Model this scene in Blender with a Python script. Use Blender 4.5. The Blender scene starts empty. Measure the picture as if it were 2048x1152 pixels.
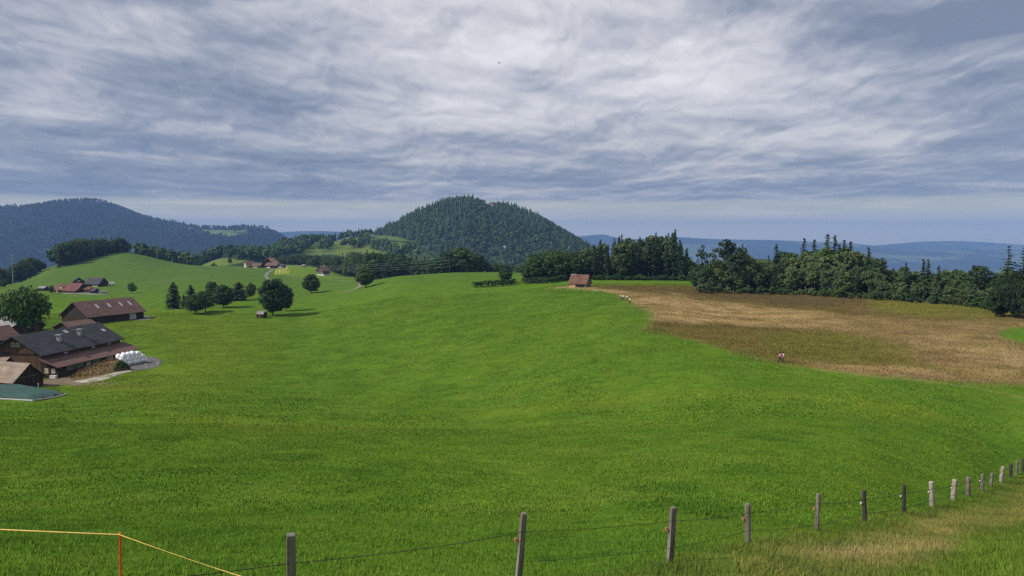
import bpy, bmesh, math, random
import numpy as np
from mathutils import Vector, Matrix, Euler

rng = np.random.default_rng(11)
random.seed(11)
SC = bpy.context.scene
COL = SC.collection

# ------------------------------------------------------------------ camera
FPX = 1518.0                       # focal length in photo pixels (2048 wide)
TH = math.radians(3.994)           # camera looks slightly down
CT, ST = math.cos(TH), math.sin(TH)
cd = bpy.data.cameras.new('camera'); cam = bpy.data.objects.new('camera', cd); COL.objects.link(cam)
cd.sensor_width = 36.0; cd.lens = 36.0 * FPX / 2048.0
cd.clip_start = 0.1; cd.clip_end = 60000.0
cam.location = (0, 0, 0); cam.rotation_euler = (math.pi / 2 - TH, 0, 0)
SC.camera = cam

def ray(px, py):
    dx = (px - 1024.0) / FPX; dy = (576.0 - py) / FPX
    return dx, CT + dy * ST, -ST + dy * CT
def slope(py):
    dx, y, z = ray(1024, py); return z / y
def to_px(x, y, z):
    d = y * CT - z * ST; u = y * ST + z * CT
    return 1024 + FPX * x / d, 576 - FPX * u / d

# ------------------------------------------------------------------ terrain (heights in metres, camera eye = 0)
NEAR = [(2, -2.3), (5, -3.25), (8.3, -4.4)]
T = {  # column (photo x at the horizon): (distance, photo row if > 0, height if < 0)
 -700: NEAR+[(13,-5.9),(30,1000),(50,902),(75,846),(110,800),(140,778),(165,771),(200,731),(240,690),(290,646),(440,612),(560,606),(700,-90),(1000,-150),(2000,-230),(4000,-260),(8000,-300),(19000,-420)],
 0:   NEAR+[(13,-5.9),(30,1000),(50,902),(75,846),(110,800),(140,778),(165,771),(200,731),(240,690),(290,646),(370,612),(440,594),(520,581),(600,571),(680,-50),(800,-62),(1000,-100),(2000,-190),(4000,-230),(8000,-300),(19000,-420)],
 110: NEAR+[(13,-5.9),(30,1000),(50,902),(75,847),(110,800),(140,779),(165,771),(200,729),(240,688),(290,645),(370,612),(440,591),(550,568),(680,540),(780,528),(860,-50),(1000,-85),(2000,-180),(4000,-230),(8000,-300),(19000,-420)],
 240: NEAR+[(13,-5.9),(30,1000),(50,902),(75,848),(110,800),(150,760),(200,714),(250,672),(300,640),(370,612),(440,591),(550,565),(700,531),(800,511),(880,502.5),(980,-28),(1150,-65),(2000,-170),(4000,-230),(8000,-300),(19000,-420)],
 350: NEAR+[(13,-5.9),(30,1000),(50,902),(75,848),(110,800),(150,760),(200,711),(250,668),(300,640),(340,620),(430,589),(550,562),(700,538),(800,528),(870,525),(950,-42),(1150,-60),(2000,-160),(4000,-230),(8000,-300),(19000,-420)],
 450: NEAR+[(13,-5.9),(30,1002),(50,903),(75,850),(110,803),(150,762),(200,712),(250,672),(300,643),(330,625),(400,596),(500,570),(620,549),(720,538),(800,532),(880,-42),(960,-46),(1100,519),(1200,513),(1300,-45),(2000,-150),(4000,-230),(8000,-300),(19000,-420)],
 600: NEAR+[(13,-5.9),(30,1005),(50,906),(75,856),(110,810),(150,766),(200,714),(250,674),(300,645),(330,626),(400,597),(500,571),(600,556),(680,548),(760,537),(830,529),(900,-42),(1050,-52),(1300,507),(1500,494),(1620,488),(1750,-45),(2400,-150),(4000,-230),(8000,-300),(19000,-420)],
 720: NEAR+[(13,-6.0),(30,1007),(50,910),(75,858),(110,814),(150,765),(200,702),(250,660),(300,627),(350,600),(420,577),(470,566),(540,558),(640,554),(720,-44),(800,-48),(1000,-60),(1250,522),(1500,498),(1750,480),(1880,472),(2050,-30),(2600,-150),(4000,-260),(8000,-330),(19000,-430)],
 800: NEAR+[(13,-6.0),(30,1008),(50,912),(75,859),(110,815),(150,760),(200,692),(250,646),(300,612),(350,584),(400,565),(450,552),(500,-28),(650,-46),(900,-62),(1250,518),(1500,497),(1700,482),(1900,476),(2100,-40),(2600,-150),(4000,-300),(8000,-380),(19000,-440)],
 920: NEAR+[(13,-6.05),(30,1009),(50,914),(75,860),(110,812),(150,744),(200,672),(250,628),(300,602),(370,572),(430,554),(480,545),(540,-29),(650,-45),(900,-70),(1300,-80),(2000,-80),(2600,-160),(4000,-330),(8000,-400),(19000,-440)],
 1010:NEAR+[(13,-6.1),(30,1009),(50,914),(75,858),(110,802),(150,728),(200,657),(250,620),(300,596),(370,571),(430,554),(490,544),(550,-30),(650,-45),(900,-70),(1300,-80),(2000,-80),(2600,-160),(4000,-340),(8000,-410),(19000,-445)],
 1150:NEAR+[(13,-6.2),(30,1008),(50,910),(75,848),(110,778),(150,702),(200,640),(250,602),(300,575.5),(340,566),(400,554),(460,548),(530,-34),(700,-60),(1000,-100),(2000,-180),(2600,-240),(4000,-360),(8000,-420),(19000,-450)],
 1300:NEAR+[(13,-6.3),(16.5,1118),(30,995),(50,900),(75,838),(100,789),(130,721),(170,653),(205,620),(260,588),(300,573),(350,563),(400,557),(500,-30),(700,-70),(1000,-130),(2000,-260),(4000,-400),(8000,-430),(19000,-450)],
 1500:NEAR+[(13,-6.4),(16,-7.0),(22,1085),(30,1000),(50,893),(75,824),(110,752),(133,712),(180,656),(250,610),(330,575),(400,561),(480,-32),(700,-90),(1000,-160),(2000,-300),(4000,-420),(8000,-440),(19000,-450)],
 1700:NEAR+[(13,-6.5),(20,-8.8),(29,1047),(40,962),(55,888),(80,812),(116,744),(160,683),(230,618),(258,600),(330,-24),(450,-45),(700,-120),(1000,-190),(2000,-330),(4000,-430),(8000,-445),(19000,-450)],
 1900:NEAR+[(13,-6.5),(20,-8.9),(32,1058),(44,1002),(57,918),(70,873),(82,838),(108,766),(150,697),(210,628),(260,-23),(400,-45),(700,-130),(1000,-200),(2000,-340),(4000,-430),(8000,-445),(19000,-450)],
 2060:NEAR+[(13,-6.4),(20,-8.8),(30,1065),(45,1010),(66,945),(80,868),(102,796),(140,713),(190,645),(250,-23),(400,-48),(700,-130),(1000,-210),(2000,-350),(4000,-430),(8000,-445),(19000,-450)],
 2700:NEAR+[(13,-6.3),(20,-8.6),(30,-12),(45,-16.5),(66,-20.3),(80,-21.3),(102,-21.9),(140,-22.3),(190,-22.5),(250,-24),(400,-50),(700,-130),(1000,-210),(2000,-350),(4000,-430),(8000,-445),(19000,-450)],
}
def pchip(xk, yk):
    xk = np.asarray(xk, float); yk = np.asarray(yk, float)
    h = np.diff(xk); d = np.diff(yk) / h
    m = np.zeros_like(yk); m[0] = d[0]; m[-1] = d[-1]
    for i in range(1, len(xk) - 1):
        if d[i-1] * d[i] > 0:
            w1 = 2*h[i] + h[i-1]; w2 = h[i] + 2*h[i-1]
            m[i] = (w1 + w2) / (w1 / d[i-1] + w2 / d[i])
    def f(x):
        x = np.clip(x, xk[0], xk[-1]); i = np.clip(np.searchsorted(xk, x) - 1, 0, len(xk) - 2)
        t = (x - xk[i]) / h[i]
        return ((1+2*t)*(1-t)**2*yk[i] + t*(1-t)**2*h[i]*m[i] + t*t*(3-2*t)*yk[i+1] + t*t*(t-1)*h[i]*m[i+1])
    return f
TL = np.linspace(math.log(2.0), math.log(19000.0), 700)
CP = sorted(T)
CA = np.array([(p - 1024.0) / FPX for p in CP])
G = np.zeros((len(CP), len(TL)))
for k, p in enumerate(CP):
    d = np.array([e[0] for e in T[p]], float)
    z = np.array([e[1] if e[1] < 0 else e[0] * slope(e[1]) for e in T[p]])
    G[k] = pchip(np.log(d), z)(TL)
FA = np.linspace(CA[0], CA[-1], 480)                     # smooth across the columns
GF = np.zeros((len(FA), len(TL)))
for j in range(len(TL)): GF[:, j] = pchip(CA, G[:, j])(FA)
for _ in range(10):
    GF[1:-1] = 0.25*GF[:-2] + 0.5*GF[1:-1] + 0.25*GF[2:]
for _ in range(4):
    GF[:, 1:-1] = 0.25*GF[:, :-2] + 0.5*GF[:, 1:-1] + 0.25*GF[:, 2:]

def vnoise(x, y, seed=0):            # smooth value noise
    xi = np.floor(x).astype(np.int64); yi = np.floor(y).astype(np.int64)
    fx = x - xi; fy = y - yi; fx = fx*fx*(3-2*fx); fy = fy*fy*(3-2*fy)
    def h(a, b):
        n = (a * 374761393 + b * 668265263 + seed * 974711) & 0x7fffffff
        n = ((n ^ (n >> 13)) * 1274126177) & 0x7fffffff
        return ((n ^ (n >> 16)) & 0xffff) / 65535.0
    return (h(xi,yi)*(1-fx)+h(xi+1,yi)*fx)*(1-fy) + (h(xi,yi+1)*(1-fx)+h(xi+1,yi+1)*fx)*fy
def fbm(x, y, seed=0, n=4):
    s = 0; a = 0.5
    for i in range(n):
        s = s + a * vnoise(x, y, seed + i); x = x*2.03 + 17.1; y = y*2.03 - 9.7; a *= 0.5
    return s / (1 - 0.5**n)

def H(x, y):
    x = np.asarray(x, float); y = np.asarray(y, float)
    yy = np.maximum(y, 2.0)
    a = np.clip(x / np.maximum(y, 4.0), FA[0], FA[-1]); t = np.clip(np.log(yy), TL[0], TL[-1])
    fi = (a - FA[0]) / (FA[1] - FA[0]); fj = (t - TL[0]) / (TL[1] - TL[0])
    i = np.clip(fi.astype(int), 0, len(FA)-2); j = np.clip(fj.astype(int), 0, len(TL)-2); fi = fi - i; fj = fj - j
    z = (GF[i,j]*(1-fi)+GF[i+1,j]*fi)*(1-fj) + (GF[i,j+1]*(1-fi)+GF[i+1,j+1]*fi)*fj
    z = z + np.where(y < 2.0, (2.0 - np.maximum(y, -60)) * 0.33, 0)
    far = np.clip(y / 60.0, 0.12, 1.0)
    z = z + far * (0.5 * (fbm(x/22.0, y/22.0, 3, 3) - 0.5)) + 0.10*far*(vnoise(x/3.1, y/4.3, 9) - 0.5)
    bigamp = np.clip((y - 900) / 1500.0, 0, 1)
    z = z + bigamp * 30 * (fbm(x/420.0, y/420.0, 21, 4) - 0.5)
    return z
def Hs(x, y): return float(H(np.array([x]), np.array([y]))[0])
_YS = np.exp(np.linspace(math.log(3.0), math.log(18000.0), 6000))
def at(px, py, ymin=3.0, ymax=18000.0):
    """first ground point met by the ray through photo pixel (px, py)"""
    dx, dy, dz = ray(px, py)
    ys = _YS[(_YS >= ymin) & (_YS <= ymax)]
    g = ys * dz / dy - H(ys * dx / dy, ys)
    k = np.where(g < 0)[0]
    k = int(k[0]) if len(k) else int(np.argmin(g))
    if k == 0: y = ys[0]
    else:
        g0, g1 = g[k-1], g[k]; y = ys[k-1] + (ys[k]-ys[k-1]) * (g0/(g0-g1) if g0 > 0 >= g1 else 1.0)
    x = y * dx / dy
    return Vector((x, y, Hs(x, y)))
def on(px, Y):
    """ground point at distance Y in the direction of photo column px"""
    x = Y * (px - 1024.0) / FPX
    for _ in range(3):
        z = Hs(x, Y); d = Y*CT - z*ST; x = (px - 1024.0)/FPX * d
    return Vector((x, Y, Hs(x, Y)))
SKY_K = 10.0; HAZE_D = 8.8e-5; HAZE_COL = (0.25, 0.44, 0.87); EXPOSURE = 0.0; GRASS_GAIN = 1.55
# ------------------------------------------------------------------ naming helpers
def tag(o, label=None, cat=None, group=None, kind=None):
    if label: o['label'] = label
    if cat: o['category'] = cat
    if group: o['group'] = group
    if kind: o['kind'] = kind
    return o
def link(name, me, mat=None, parent=None):
    o = bpy.data.objects.new(name, me); COL.objects.link(o)
    if mat is not None and len(me.materials) == 0: me.materials.append(mat)
    if parent is not None: o.parent = parent
    return o
def empty(name, loc=(0,0,0), rz=0.0):
    o = bpy.data.objects.new(name, None); COL.objects.link(o)
    o.location = loc; o.rotation_euler = (0, 0, rz); o.empty_display_size = 0.3
    return o
def mesh_np(name, v, f, smooth=False):
    """v (n,3), f (m,3|4) -> mesh, fast"""
    v = np.ascontiguousarray(v, np.float32); f = np.ascontiguousarray(f, np.int32)
    me = bpy.data.meshes.new(name); k = f.shape[1]
    me.vertices.add(len(v)); me.vertices.foreach_set('co', v.ravel())
    me.loops.add(f.size); me.loops.foreach_set('vertex_index', f.ravel())
    me.polygons.add(len(f)); me.polygons.foreach_set('loop_start', np.arange(0, f.size, k, dtype=np.int32))
    me.polygons.foreach_set('loop_total', np.full(len(f), k, np.int32))
    if smooth: me.polygons.foreach_set('use_smooth', np.ones(len(f), bool))
    me.update(calc_edges=True); me.validate()
    return me
def color_attr(me, name, rgb):
    a = me.color_attributes.new(name, 'FLOAT_COLOR', 'POINT')
    c = np.ones((len(me.vertices), 4), np.float32); c[:, :3] = rgb
    a.data.foreach_set('color', c.ravel())

# ------------------------------------------------------------------ material helper
class MT:
    def __init__(s, name, rough=0.9, spec=0.2):
        s.m = bpy.data.materials.new(name); s.m.use_nodes = True; s.n = s.m.node_tree.nodes; s.l = s.m.node_tree.links
        s.b = s.n['Principled BSDF']; s.b.inputs['Roughness'].default_value = rough
        s.b.inputs['Specular IOR Level'].default_value = spec
        s.out = s.n['Material Output']
    def node(s, t, **k):
        n = s.n.new(t)
        for a, v in k.items():
            if a.startswith('i_'): n.inputs[a[2:].replace('_', ' ')].default_value = v
            else: setattr(n, a, v)
        return n
    def noise(s, vec, scale, detail=4, rough=0.55, dist=0.0):
        n = s.node('ShaderNodeTexNoise'); n.inputs['Scale'].default_value = scale; n.inputs['Detail'].default_value = detail
        n.inputs['Roughness'].default_value = rough; n.inputs['Distortion'].default_value = dist
        if vec is not None: s.l.new(vec, n.inputs['Vector'])
        return n.outputs['Fac']
    def pos(s, scale=(1,1,1), world=True):
        v = s.node('ShaderNodeNewGeometry').outputs['Position'] if world else s.node('ShaderNodeTexCoord').outputs['Object']
        mp = s.node('ShaderNodeMapping'); mp.inputs['Scale'].default_value = scale
        s.l.new(v, mp.inputs['Vector']); return mp.outputs['Vector']
    def ramp(s, fac, stops, interp='LINEAR'):
        r = s.node('ShaderNodeValToRGB'); e = r.color_ramp.elements; r.color_ramp.interpolation = interp
        while len(e) < len(stops): e.new(0.5)
        for el, (p, c) in zip(e, stops):
            el.position = p; el.color = (c if hasattr(c, '__len__') else (c, c, c)) [:3] + (1,) if hasattr(c,'__len__') else (c, c, c, 1)
        s.l.new(fac, r.inputs['Fac']); return r.outputs['Color']
    def mix(s, fac, a, b, mode='MIX'):
        n = s.node('ShaderNodeMix', data_type='RGBA', blend_type=mode)
        for v, k in ((fac, 0), (a, 6), (b, 7)):
            if hasattr(v, 'links') or hasattr(v, 'is_linked'): s.l.new(v, n.inputs[k])
            else: n.inputs[k].default_value = v if k == 0 else tuple(v[:3]) + (1,)
        return n.outputs[2]
    def math(s, op, a, b=None):
        n = s.node('ShaderNodeMath', operation=op)
        for v, k in ((a, 0), (b, 1)):
            if v is None: continue
            if hasattr(v, 'is_linked'): s.l.new(v, n.inputs[k])
            else: n.inputs[k].default_value = v
        return n.outputs[0]
    def base(s, c):
        if hasattr(c, 'is_linked'): s.l.new(c, s.b.inputs['Base Color'])
        else: s.b.inputs['Base Color'].default_value = tuple(c[:3]) + (1,)
        return s
    def bump(s, h, strength=0.3, dist=0.05):
        b = s.node('ShaderNodeBump'); b.inputs['Strength'].default_value = strength; b.inputs['Distance'].default_value = dist
        s.l.new(h, b.inputs['Height']); s.l.new(b.outputs['Normal'], s.b.inputs['Normal']); return s
    def attr(s, name, inst=False):
        n = s.node('ShaderNodeAttribute', attribute_name=name); n.attribute_type = 'INSTANCER' if inst else 'GEOMETRY'
        return n.outputs['Color']

# ------------------------------------------------------------------ what grows where (colours of grass, reed, bare soil, some sun and cloud shade put in)
def poly_mask(px, py, pts, soft):
    """1 inside the outline (photo pixels), fading over `soft` pixels"""
    P = np.array(pts, float); n = len(P); ins = np.zeros(px.shape, bool); dd = np.full(px.shape, 1e9)
    for i in range(n):
        x0, y0 = P[i]; x1, y1 = P[(i+1) % n]
        c = ((y0 > py) != (y1 > py)) & (px < (x1-x0)*(py-y0)/((y1-y0) if y1 != y0 else 1e-9) + x0); ins ^= c
        ex, ey = x1-x0, (y1-y0)*4.0; L = ex*ex + ey*ey + 1e-9
        qx, qy = px-x0, (py-y0)*4.0; t = np.clip((qx*ex+qy*ey)/L, 0, 1)
        dd = np.minimum(dd, (qx-t*ex)**2 + (qy-t*ey)**2)
    s = np.where(ins, 1, -1) * np.sqrt(dd)
    return np.clip(s/(2.0*soft) + 0.5, 0, 1)
MOOR = [(1128,573),(1150,576),(1180,577),(1215,582),(1240,589),(1262,605),(1290,620),(1312,632),(1310,643),(1299,655),(1301,663),(1345,672),(1420,689),(1500,711),(1560,727),(1640,738),(1740,752),(1850,761),(1950,767),(2048,772),(2300,776),(2300,604),(2060,624),(1960,616),(1800,597),(1600,580),(1400,577),(1380,571),(1250,570),(1180,571)]
GWEDGE = [(1992,664),(2020,657),(2060,652),(2300,640),(2300,700),(2048,688),(2010,676)]
TAN1 = [(1128,573),(1240,583),(1330,588),(1420,602),(1500,612),(1580,620),(1690,632),(1850,642),(2060,642),(2060,655),(1985,664),(2060,694),(2060,764),(1900,760),(1830,716),(1790,688),(1700,664),(1560,655),(1420,647),(1330,644),(1300,642),(1300,630),(1255,603)]
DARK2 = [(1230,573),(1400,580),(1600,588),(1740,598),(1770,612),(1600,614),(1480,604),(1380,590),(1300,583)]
OLIVE = [(1740,586),(1960,612),(2060,620),(2030,634),(1960,638),(1850,632),(1740,620)]
OLIVE2 = [(1540,668),(1640,662),(1780,676),(1850,725),(1780,732),(1640,722),(1540,700)]
TAN2 = [(1575,717),(1700,729),(1830,736),(1900,746),(1900,760),(1740,748),(1610,731)]
PALE = [(1820,672),(1990,690),(2060,720),(2060,740),(1940,722),(1850,702)]
EDGE = [(1301,660),(1345,670),(1420,687),(1500,709),(1560,724),(1640,736),(1740,750),(1850,758),(1950,764),(2060,769),(2300,773),(2300,779),(2060,776),(1950,772),(1850,766),(1740,757),(1640,744),(1560,731),(1500,715),(1420,692),(1345,675)]
EDGE2 = [(1262,603),(1292,618),(1316,631),(1314,644),(1302,656),(1290,662),(1272,660),(1290,650),(1306,638),(1304,632),(1285,622)]
TRAIL = [(1560,728),(1640,738),(1740,750),(1850,760),(1950,774),(2060,795),(2300,840),(2300,845),(2060,798),(1950,777),(1850,763),(1740,753),(1640,741)]
BANK = [(1100,1200),(1335,1130),(1500,1088),(1640,1065),(1730,1046),(1810,1026),(1865,1013),(1940,990),(2060,942),(2500,800),(2500,1300),(1100,1300)]
BANKGREEN = [(1960,1085),(2060,1060),(2400,1000),(2400,1300),(1800,1300),(1900,1120)]
BANKTAN = [(1480,1170),(1560,1120),(1660,1098),(1760,1070),(1850,1040),(1960,1010),(2060,975),(2300,900),(2300,1000),(2060,1045),(1930,1075),(1890,1110),(1800,1170)]
BANKDRY = [(1600,1100),(1720,1088),(1880,1092),(1900,1110),(1760,1118),(1640,1120)]
SUNLIT = [(560,532),(600,527),(660,528),(705,536),(712,552),(690,556),(640,556),(590,554),(550,548)]  # sunlit strip of far pasture, the sunshine put into the grass colour
HAYROW = [(550,536),(577,533),(577,547),(549,550)]
YELLOW = [(200,640),(330,628),(470,640),(520,680),(480,760),(330,800),(200,790),(150,775),(320,730),(320,680)]
STRIP = [(850,842),(1000,820),(1200,796),(1400,780),(1600,786),(1800,806),(1950,850),(1800,842),(1600,800),(1400,792),(1200,812),(1000,834)]
HOLLOW = [(250,800),(400,830),(600,852),(760,852),(860,846),(760,862),(560,866),(380,846)]
WORN = [(1110,574),(1140,572),(1180,575),(1250,583),(1250,588),(1180,580),(1140,577)]
MANURE = [(150,766),(260,772),(200,776),(130,770)]
def lerp(a, b, m): return a + (np.asarray(b, float) - a) * m[:, None]
def cover(x, y, z):
    px, py = to_px(x, np.maximum(y, 1.0), z)
    n1 = fbm(x/9.0, y/9.0, 40, 4) - 0.5; n2 = fbm(x/9.0+50, y/9.0-31, 44, 4) - 0.5; n3 = fbm(x/2.2, y/3.0, 60, 3) - 0.5
    qx = px + n1*60; qy = py + n2*9 + n3*3
    c = np.tile(np.array([0.081, 0.155, 0.0155]), (len(x), 1))
    big = fbm(x/45.0, y/60.0, 50, 4); mid = fbm(x/7.0, y/10.0, 55, 3)
    c = lerp(c, [0.098, 0.166, 0.0165], np.clip((big-0.35)*2.2, 0, 1)*0.8)
    c = lerp(c, [0.064, 0.132, 0.0130], np.clip((mid-0.5)*3, 0, 1)*0.55)
    pat = fbm(x/2.6+31, y/3.4, 57, 3); c = lerp(c, [0.110, 0.165, 0.022], np.clip((pat-0.56)*6, 0, 1)*0.55); c = lerp(c, [0.042, 0.100, 0.012], np.clip((0.40-pat)*6, 0, 1)*0.5)
    weed = fbm(x/0.8, y/0.8+77, 59, 2); c = lerp(c, [0.032, 0.085, 0.012], np.clip((weed-0.74)*12, 0, 1)*0.7*(y < 120))
    rough = (y > 560) & (px < 720)                       # far pasture painted greyer: cloud shade and haze put into the colour
    c = lerp(c, [0.075, 0.128, 0.030], np.clip((y-330)/250.0, 0, 1)*0.85*(px < 1080))
    for pts, col, soft, k in (
        (YELLOW, [0.128,0.172,0.018], 90, 0.65), (STRIP, [0.124,0.178,0.018], 34, 0.65), (HOLLOW, [0.126,0.170,0.020], 40, 0.65),
        (SUNLIT, [0.125,0.190,0.028], 14, 0.9), (MANURE, [0.15,0.12,0.04], 30, 0.6)):
        c = lerp(c, col, poly_mask(qx, qy, pts, soft)*k)
    # mown hay rows beside the far farm
    hr = poly_mask(px, py, HAYROW, 2.0) * (0.5 + 0.5*np.sin((px - 548 + (py-533)*0.25)*2*np.pi/6.0) > 0.45)
    c = lerp(c, [0.36,0.36,0.07], hr*0.95)
    # ---- the moor
    m = poly_mask(px + n3*6, py + n3*1.6, MOOR, 3.0) * (y < 480) * (y > 60)
    b = np.tile(np.array([0.135, 0.105, 0.034]), (len(x), 1))
    st = fbm(x/16.0, y/5.0, 70, 4); st2 = fbm(x/3.5+9, y/3.5, 75, 3)
    rt = 1 - 0.62*np.clip((qx-1600)/160.0, 0, 1)
    b = lerp(b, [0.175,0.120,0.056], np.clip((qx-1650)/150.0, 0, 1)*0.8)
    b = lerp(b, [0.135,0.128,0.028], np.clip((st-0.42)*4, 0, 1)*0.6)
    b = lerp(b, [0.33,0.235,0.105], poly_mask(qx, qy, TAN1, 14)*np.clip(0.62+1.6*(st-0.42), 0.2, 1)*rt)
    b = lerp(b, [0.46,0.345,0.175], poly_mask(qx, qy, TAN1, 20)*np.clip((st2-0.5)*3.2, 0, 1)*0.75*rt)
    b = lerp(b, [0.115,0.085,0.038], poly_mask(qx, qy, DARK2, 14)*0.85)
    b = lerp(b, [0.150,0.155,0.026], poly_mask(qx, qy, OLIVE, 18)*0.8)
    b = lerp(b, [0.135,0.138,0.026], poly_mask(qx, qy, OLIVE2, 30)*0.7)
    b = lerp(b, [0.30,0.215,0.10], poly_mask(qx, qy, TAN2, 10)*np.clip(0.4+1.6*(st-0.35), 0.1, 1))
    b = lerp(b, [0.40,0.30,0.15], poly_mask(qx, qy, PALE, 30)*np.clip((st2-0.35)*3, 0, 1)*0.6)
    b = lerp(b, [0.060,0.048,0.018], np.clip((fbm(x/2.0, y/2.0, 81, 2)-0.55)*5, 0, 1)*0.35)
    c = c + (b - c) * m[:, None]
    c = lerp(c, [0.085,0.165,0.018], poly_mask(px+n3*5, py+n3*2, GWEDGE, 4)*(y < 480))
    ed = (y < 480) & (y > 60)
    c = lerp(c, [0.115,0.150,0.026], poly_mask(px+n3*8, py+n3*3, EDGE, 7)*0.75*ed)
    c = lerp(c, [0.135,0.155,0.040], poly_mask(px+n3*4, py+n3*1.5, EDGE2, 4)*0.8*ed)
    c = lerp(c, [0.20,0.20,0.06], poly_mask(px+n3*5, py+n3*1.5, TRAIL, 3)*0.6*ed)
    c = lerp(c, [0.34,0.26,0.12], poly_mask(px, py+n3*2, WORN, 4)*0.85*ed)
    # ---- the dry bank below the fence
    nb = (y < 95)
    k = poly_mask(qx, py + n2*22, BANK, 22)*nb
    c = lerp(c, [0.125,0.168,0.028], k*0.85)
    dk = np.clip((fbm(x/1.6, y/2.2, 90, 3)-0.52)*5, 0, 1)
    c = lerp(c, [0.050,0.095,0.018], k*dk*0.6)
    k2 = poly_mask(px + n1*110, py + n2*50, BANKTAN, 26)*nb
    c = lerp(c, [0.240,0.210,0.066], k2*np.clip(0.22+2.0*(fbm(x/1.3, y/1.3, 95, 3)-0.32), 0, 1)*0.8)
    c = lerp(c, [0.38,0.29,0.13], poly_mask(px+n1*110, py+n2*44, BANKDRY, 50)*nb*0.5)
    c = lerp(c, [0.095,0.175,0.016], poly_mask(px + n1*80, py + n2*40, BANKGREEN, 40)*nb*0.55)
    # ---- far land: woods, fields
    f = np.clip((y - 880)/150.0, 0, 1)
    w = fbm(x/260.0, y/260.0, 101, 4)
    far = np.where((w > 0.52)[:, None], np.array([[0.100,0.150,0.045]]), np.array([[0.030,0.055,0.022]]))
    gm = np.zeros(len(x))                                # the far pastures on the shoulder of the hill
    for pts in ([(596,505),(640,490),(690,476),(735,474),(745,482),(700,486),(650,500)], [(640,507),(690,493),(740,485),(800,487),(820,497),(780,506),(690,508)], [(376,531),(420,519),(470,513),(520,514),(500,522),(450,532)], [(440,490),(500,484),(530,485),(520,492)]):
        gm = np.maximum(gm, poly_mask(px, py, pts, 3))
    far = far*(1-gm[:, None]) + np.array([[0.120,0.165,0.035]])*gm[:, None]
    c = c + (far - c)*f[:, None]
    return c

# ------------------------------------------------------------------ ground sheet
def make_ground():
    ys = np.concatenate([np.linspace(-60, 2, 16), np.exp(np.linspace(math.log(2.4), math.log(9), 30)), np.exp(np.linspace(math.log(9.1), math.log(620), 560)),
                         np.exp(np.linspace(math.log(624), math.log(2600), 150)), np.exp(np.linspace(math.log(2650), math.log(18200), 60))])
    u = np.concatenate([np.linspace(-1, -0.62, 40)[:-1], np.linspace(-0.62, 0.62, 620), np.linspace(0.62, 1, 40)[1:]])
    Y, U = np.meshgrid(ys, u, indexing='ij')
    A = 1.18 * (0.72 + 0.9*np.exp(-np.maximum(Y, 0)/160.0))
    X = U * A * (np.maximum(Y, 0) + 14.0) + (Y < 0)*U*(-Y)*1.5
    x = X.ravel(); y = Y.ravel(); z = H(x, y)
    nr, nc = Y.shape
    idx = np.arange(nr*nc).reshape(nr, nc)
    f = np.stack([idx[:-1,:-1], idx[:-1,1:], idx[1:,1:], idx[1:,:-1]], -1).reshape(-1, 4)
    me = mesh_np('ground', np.stack([x, y, z], 1), f, True)
    color_attr(me, 'cover', cover(x, y, z))
    m = MT('meadow_ground', 1.0, 0.0)
    p = m.pos()
    n_fine = m.noise(p, 3.2, 5, 0.7); n_mid = m.noise(m.pos((1, 0.7, 1)), 0.55, 4, 0.6); n_big = m.noise(p, 0.06, 4, 0.6)
    c = m.mix(1.0, m.attr('cover'), m.ramp(n_fine, [(0.25, 0.62), (0.5, 1.0), (0.75, 1.38)]), 'MULTIPLY')
    c = m.mix(1.0, c, m.ramp(n_mid, [(0.25, 0.80), (0.5, 1.0), (0.75, 1.18)]), 'MULTIPLY')
    c = m.mix(1.0, c, m.ramp(n_big, [(0.3, (0.90, 0.92, 0.95)), (0.7, (1.10, 1.06, 1.0))]), 'MULTIPLY')
    m.base(c); m.bump(n_fine, 0.5, 0.12)
    return tag(link('ground', me, m.m), kind='structure')
ground = make_ground()

# ------------------------------------------------------------------ sun, sky with its cloud deck, haze
SUN_EL, SUN_AZ = math.radians(42), math.radians(-102)      # azimuth from +Y towards +X: sun to the left, a little behind
sdir = Vector((math.sin(SUN_AZ)*math.cos(SUN_EL), math.cos(SUN_AZ)*math.cos(SUN_EL), math.sin(SUN_EL)))
sl = bpy.data.lights.new('sun', 'SUN'); sun = bpy.data.objects.new('sun', sl); COL.objects.link(sun)
sl.energy = 4.7; sl.angle = math.radians(0.5); sl.color = (1.0, 0.95, 0.87)
sun.rotation_euler = (-sdir).to_track_quat('-Z', 'Y').to_euler(); sun.location = sdir * 200

W = bpy.data.worlds.new('World'); SC.world = W; W.use_nodes = True
class WT(MT):
    def __init__(s): s.m = W; s.n = W.node_tree.nodes; s.l = W.node_tree.links
w = WT(); w.n.clear()
out = w.node('ShaderNodeOutputWorld'); bg = w.node('ShaderNodeBackground'); bg.inputs['Strength'].default_value = 0.1
w.l.new(bg.outputs[0], out.inputs[0])
sky = w.node('ShaderNodeTexSky', sky_type='NISHITA', sun_disc=False, sun_elevation=SUN_EL, sun_rotation=SUN_AZ, air_density=1.0, dust_density=1.5, ozone_density=1.5, altitude=1000)
tc = w.node('ShaderNodeTexCoord'); sep = w.node('ShaderNodeSeparateXYZ'); w.l.new(tc.outputs['Generated'], sep.inputs[0])
zz = w.math('MAXIMUM', sep.outputs[2], 0.0)
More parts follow.
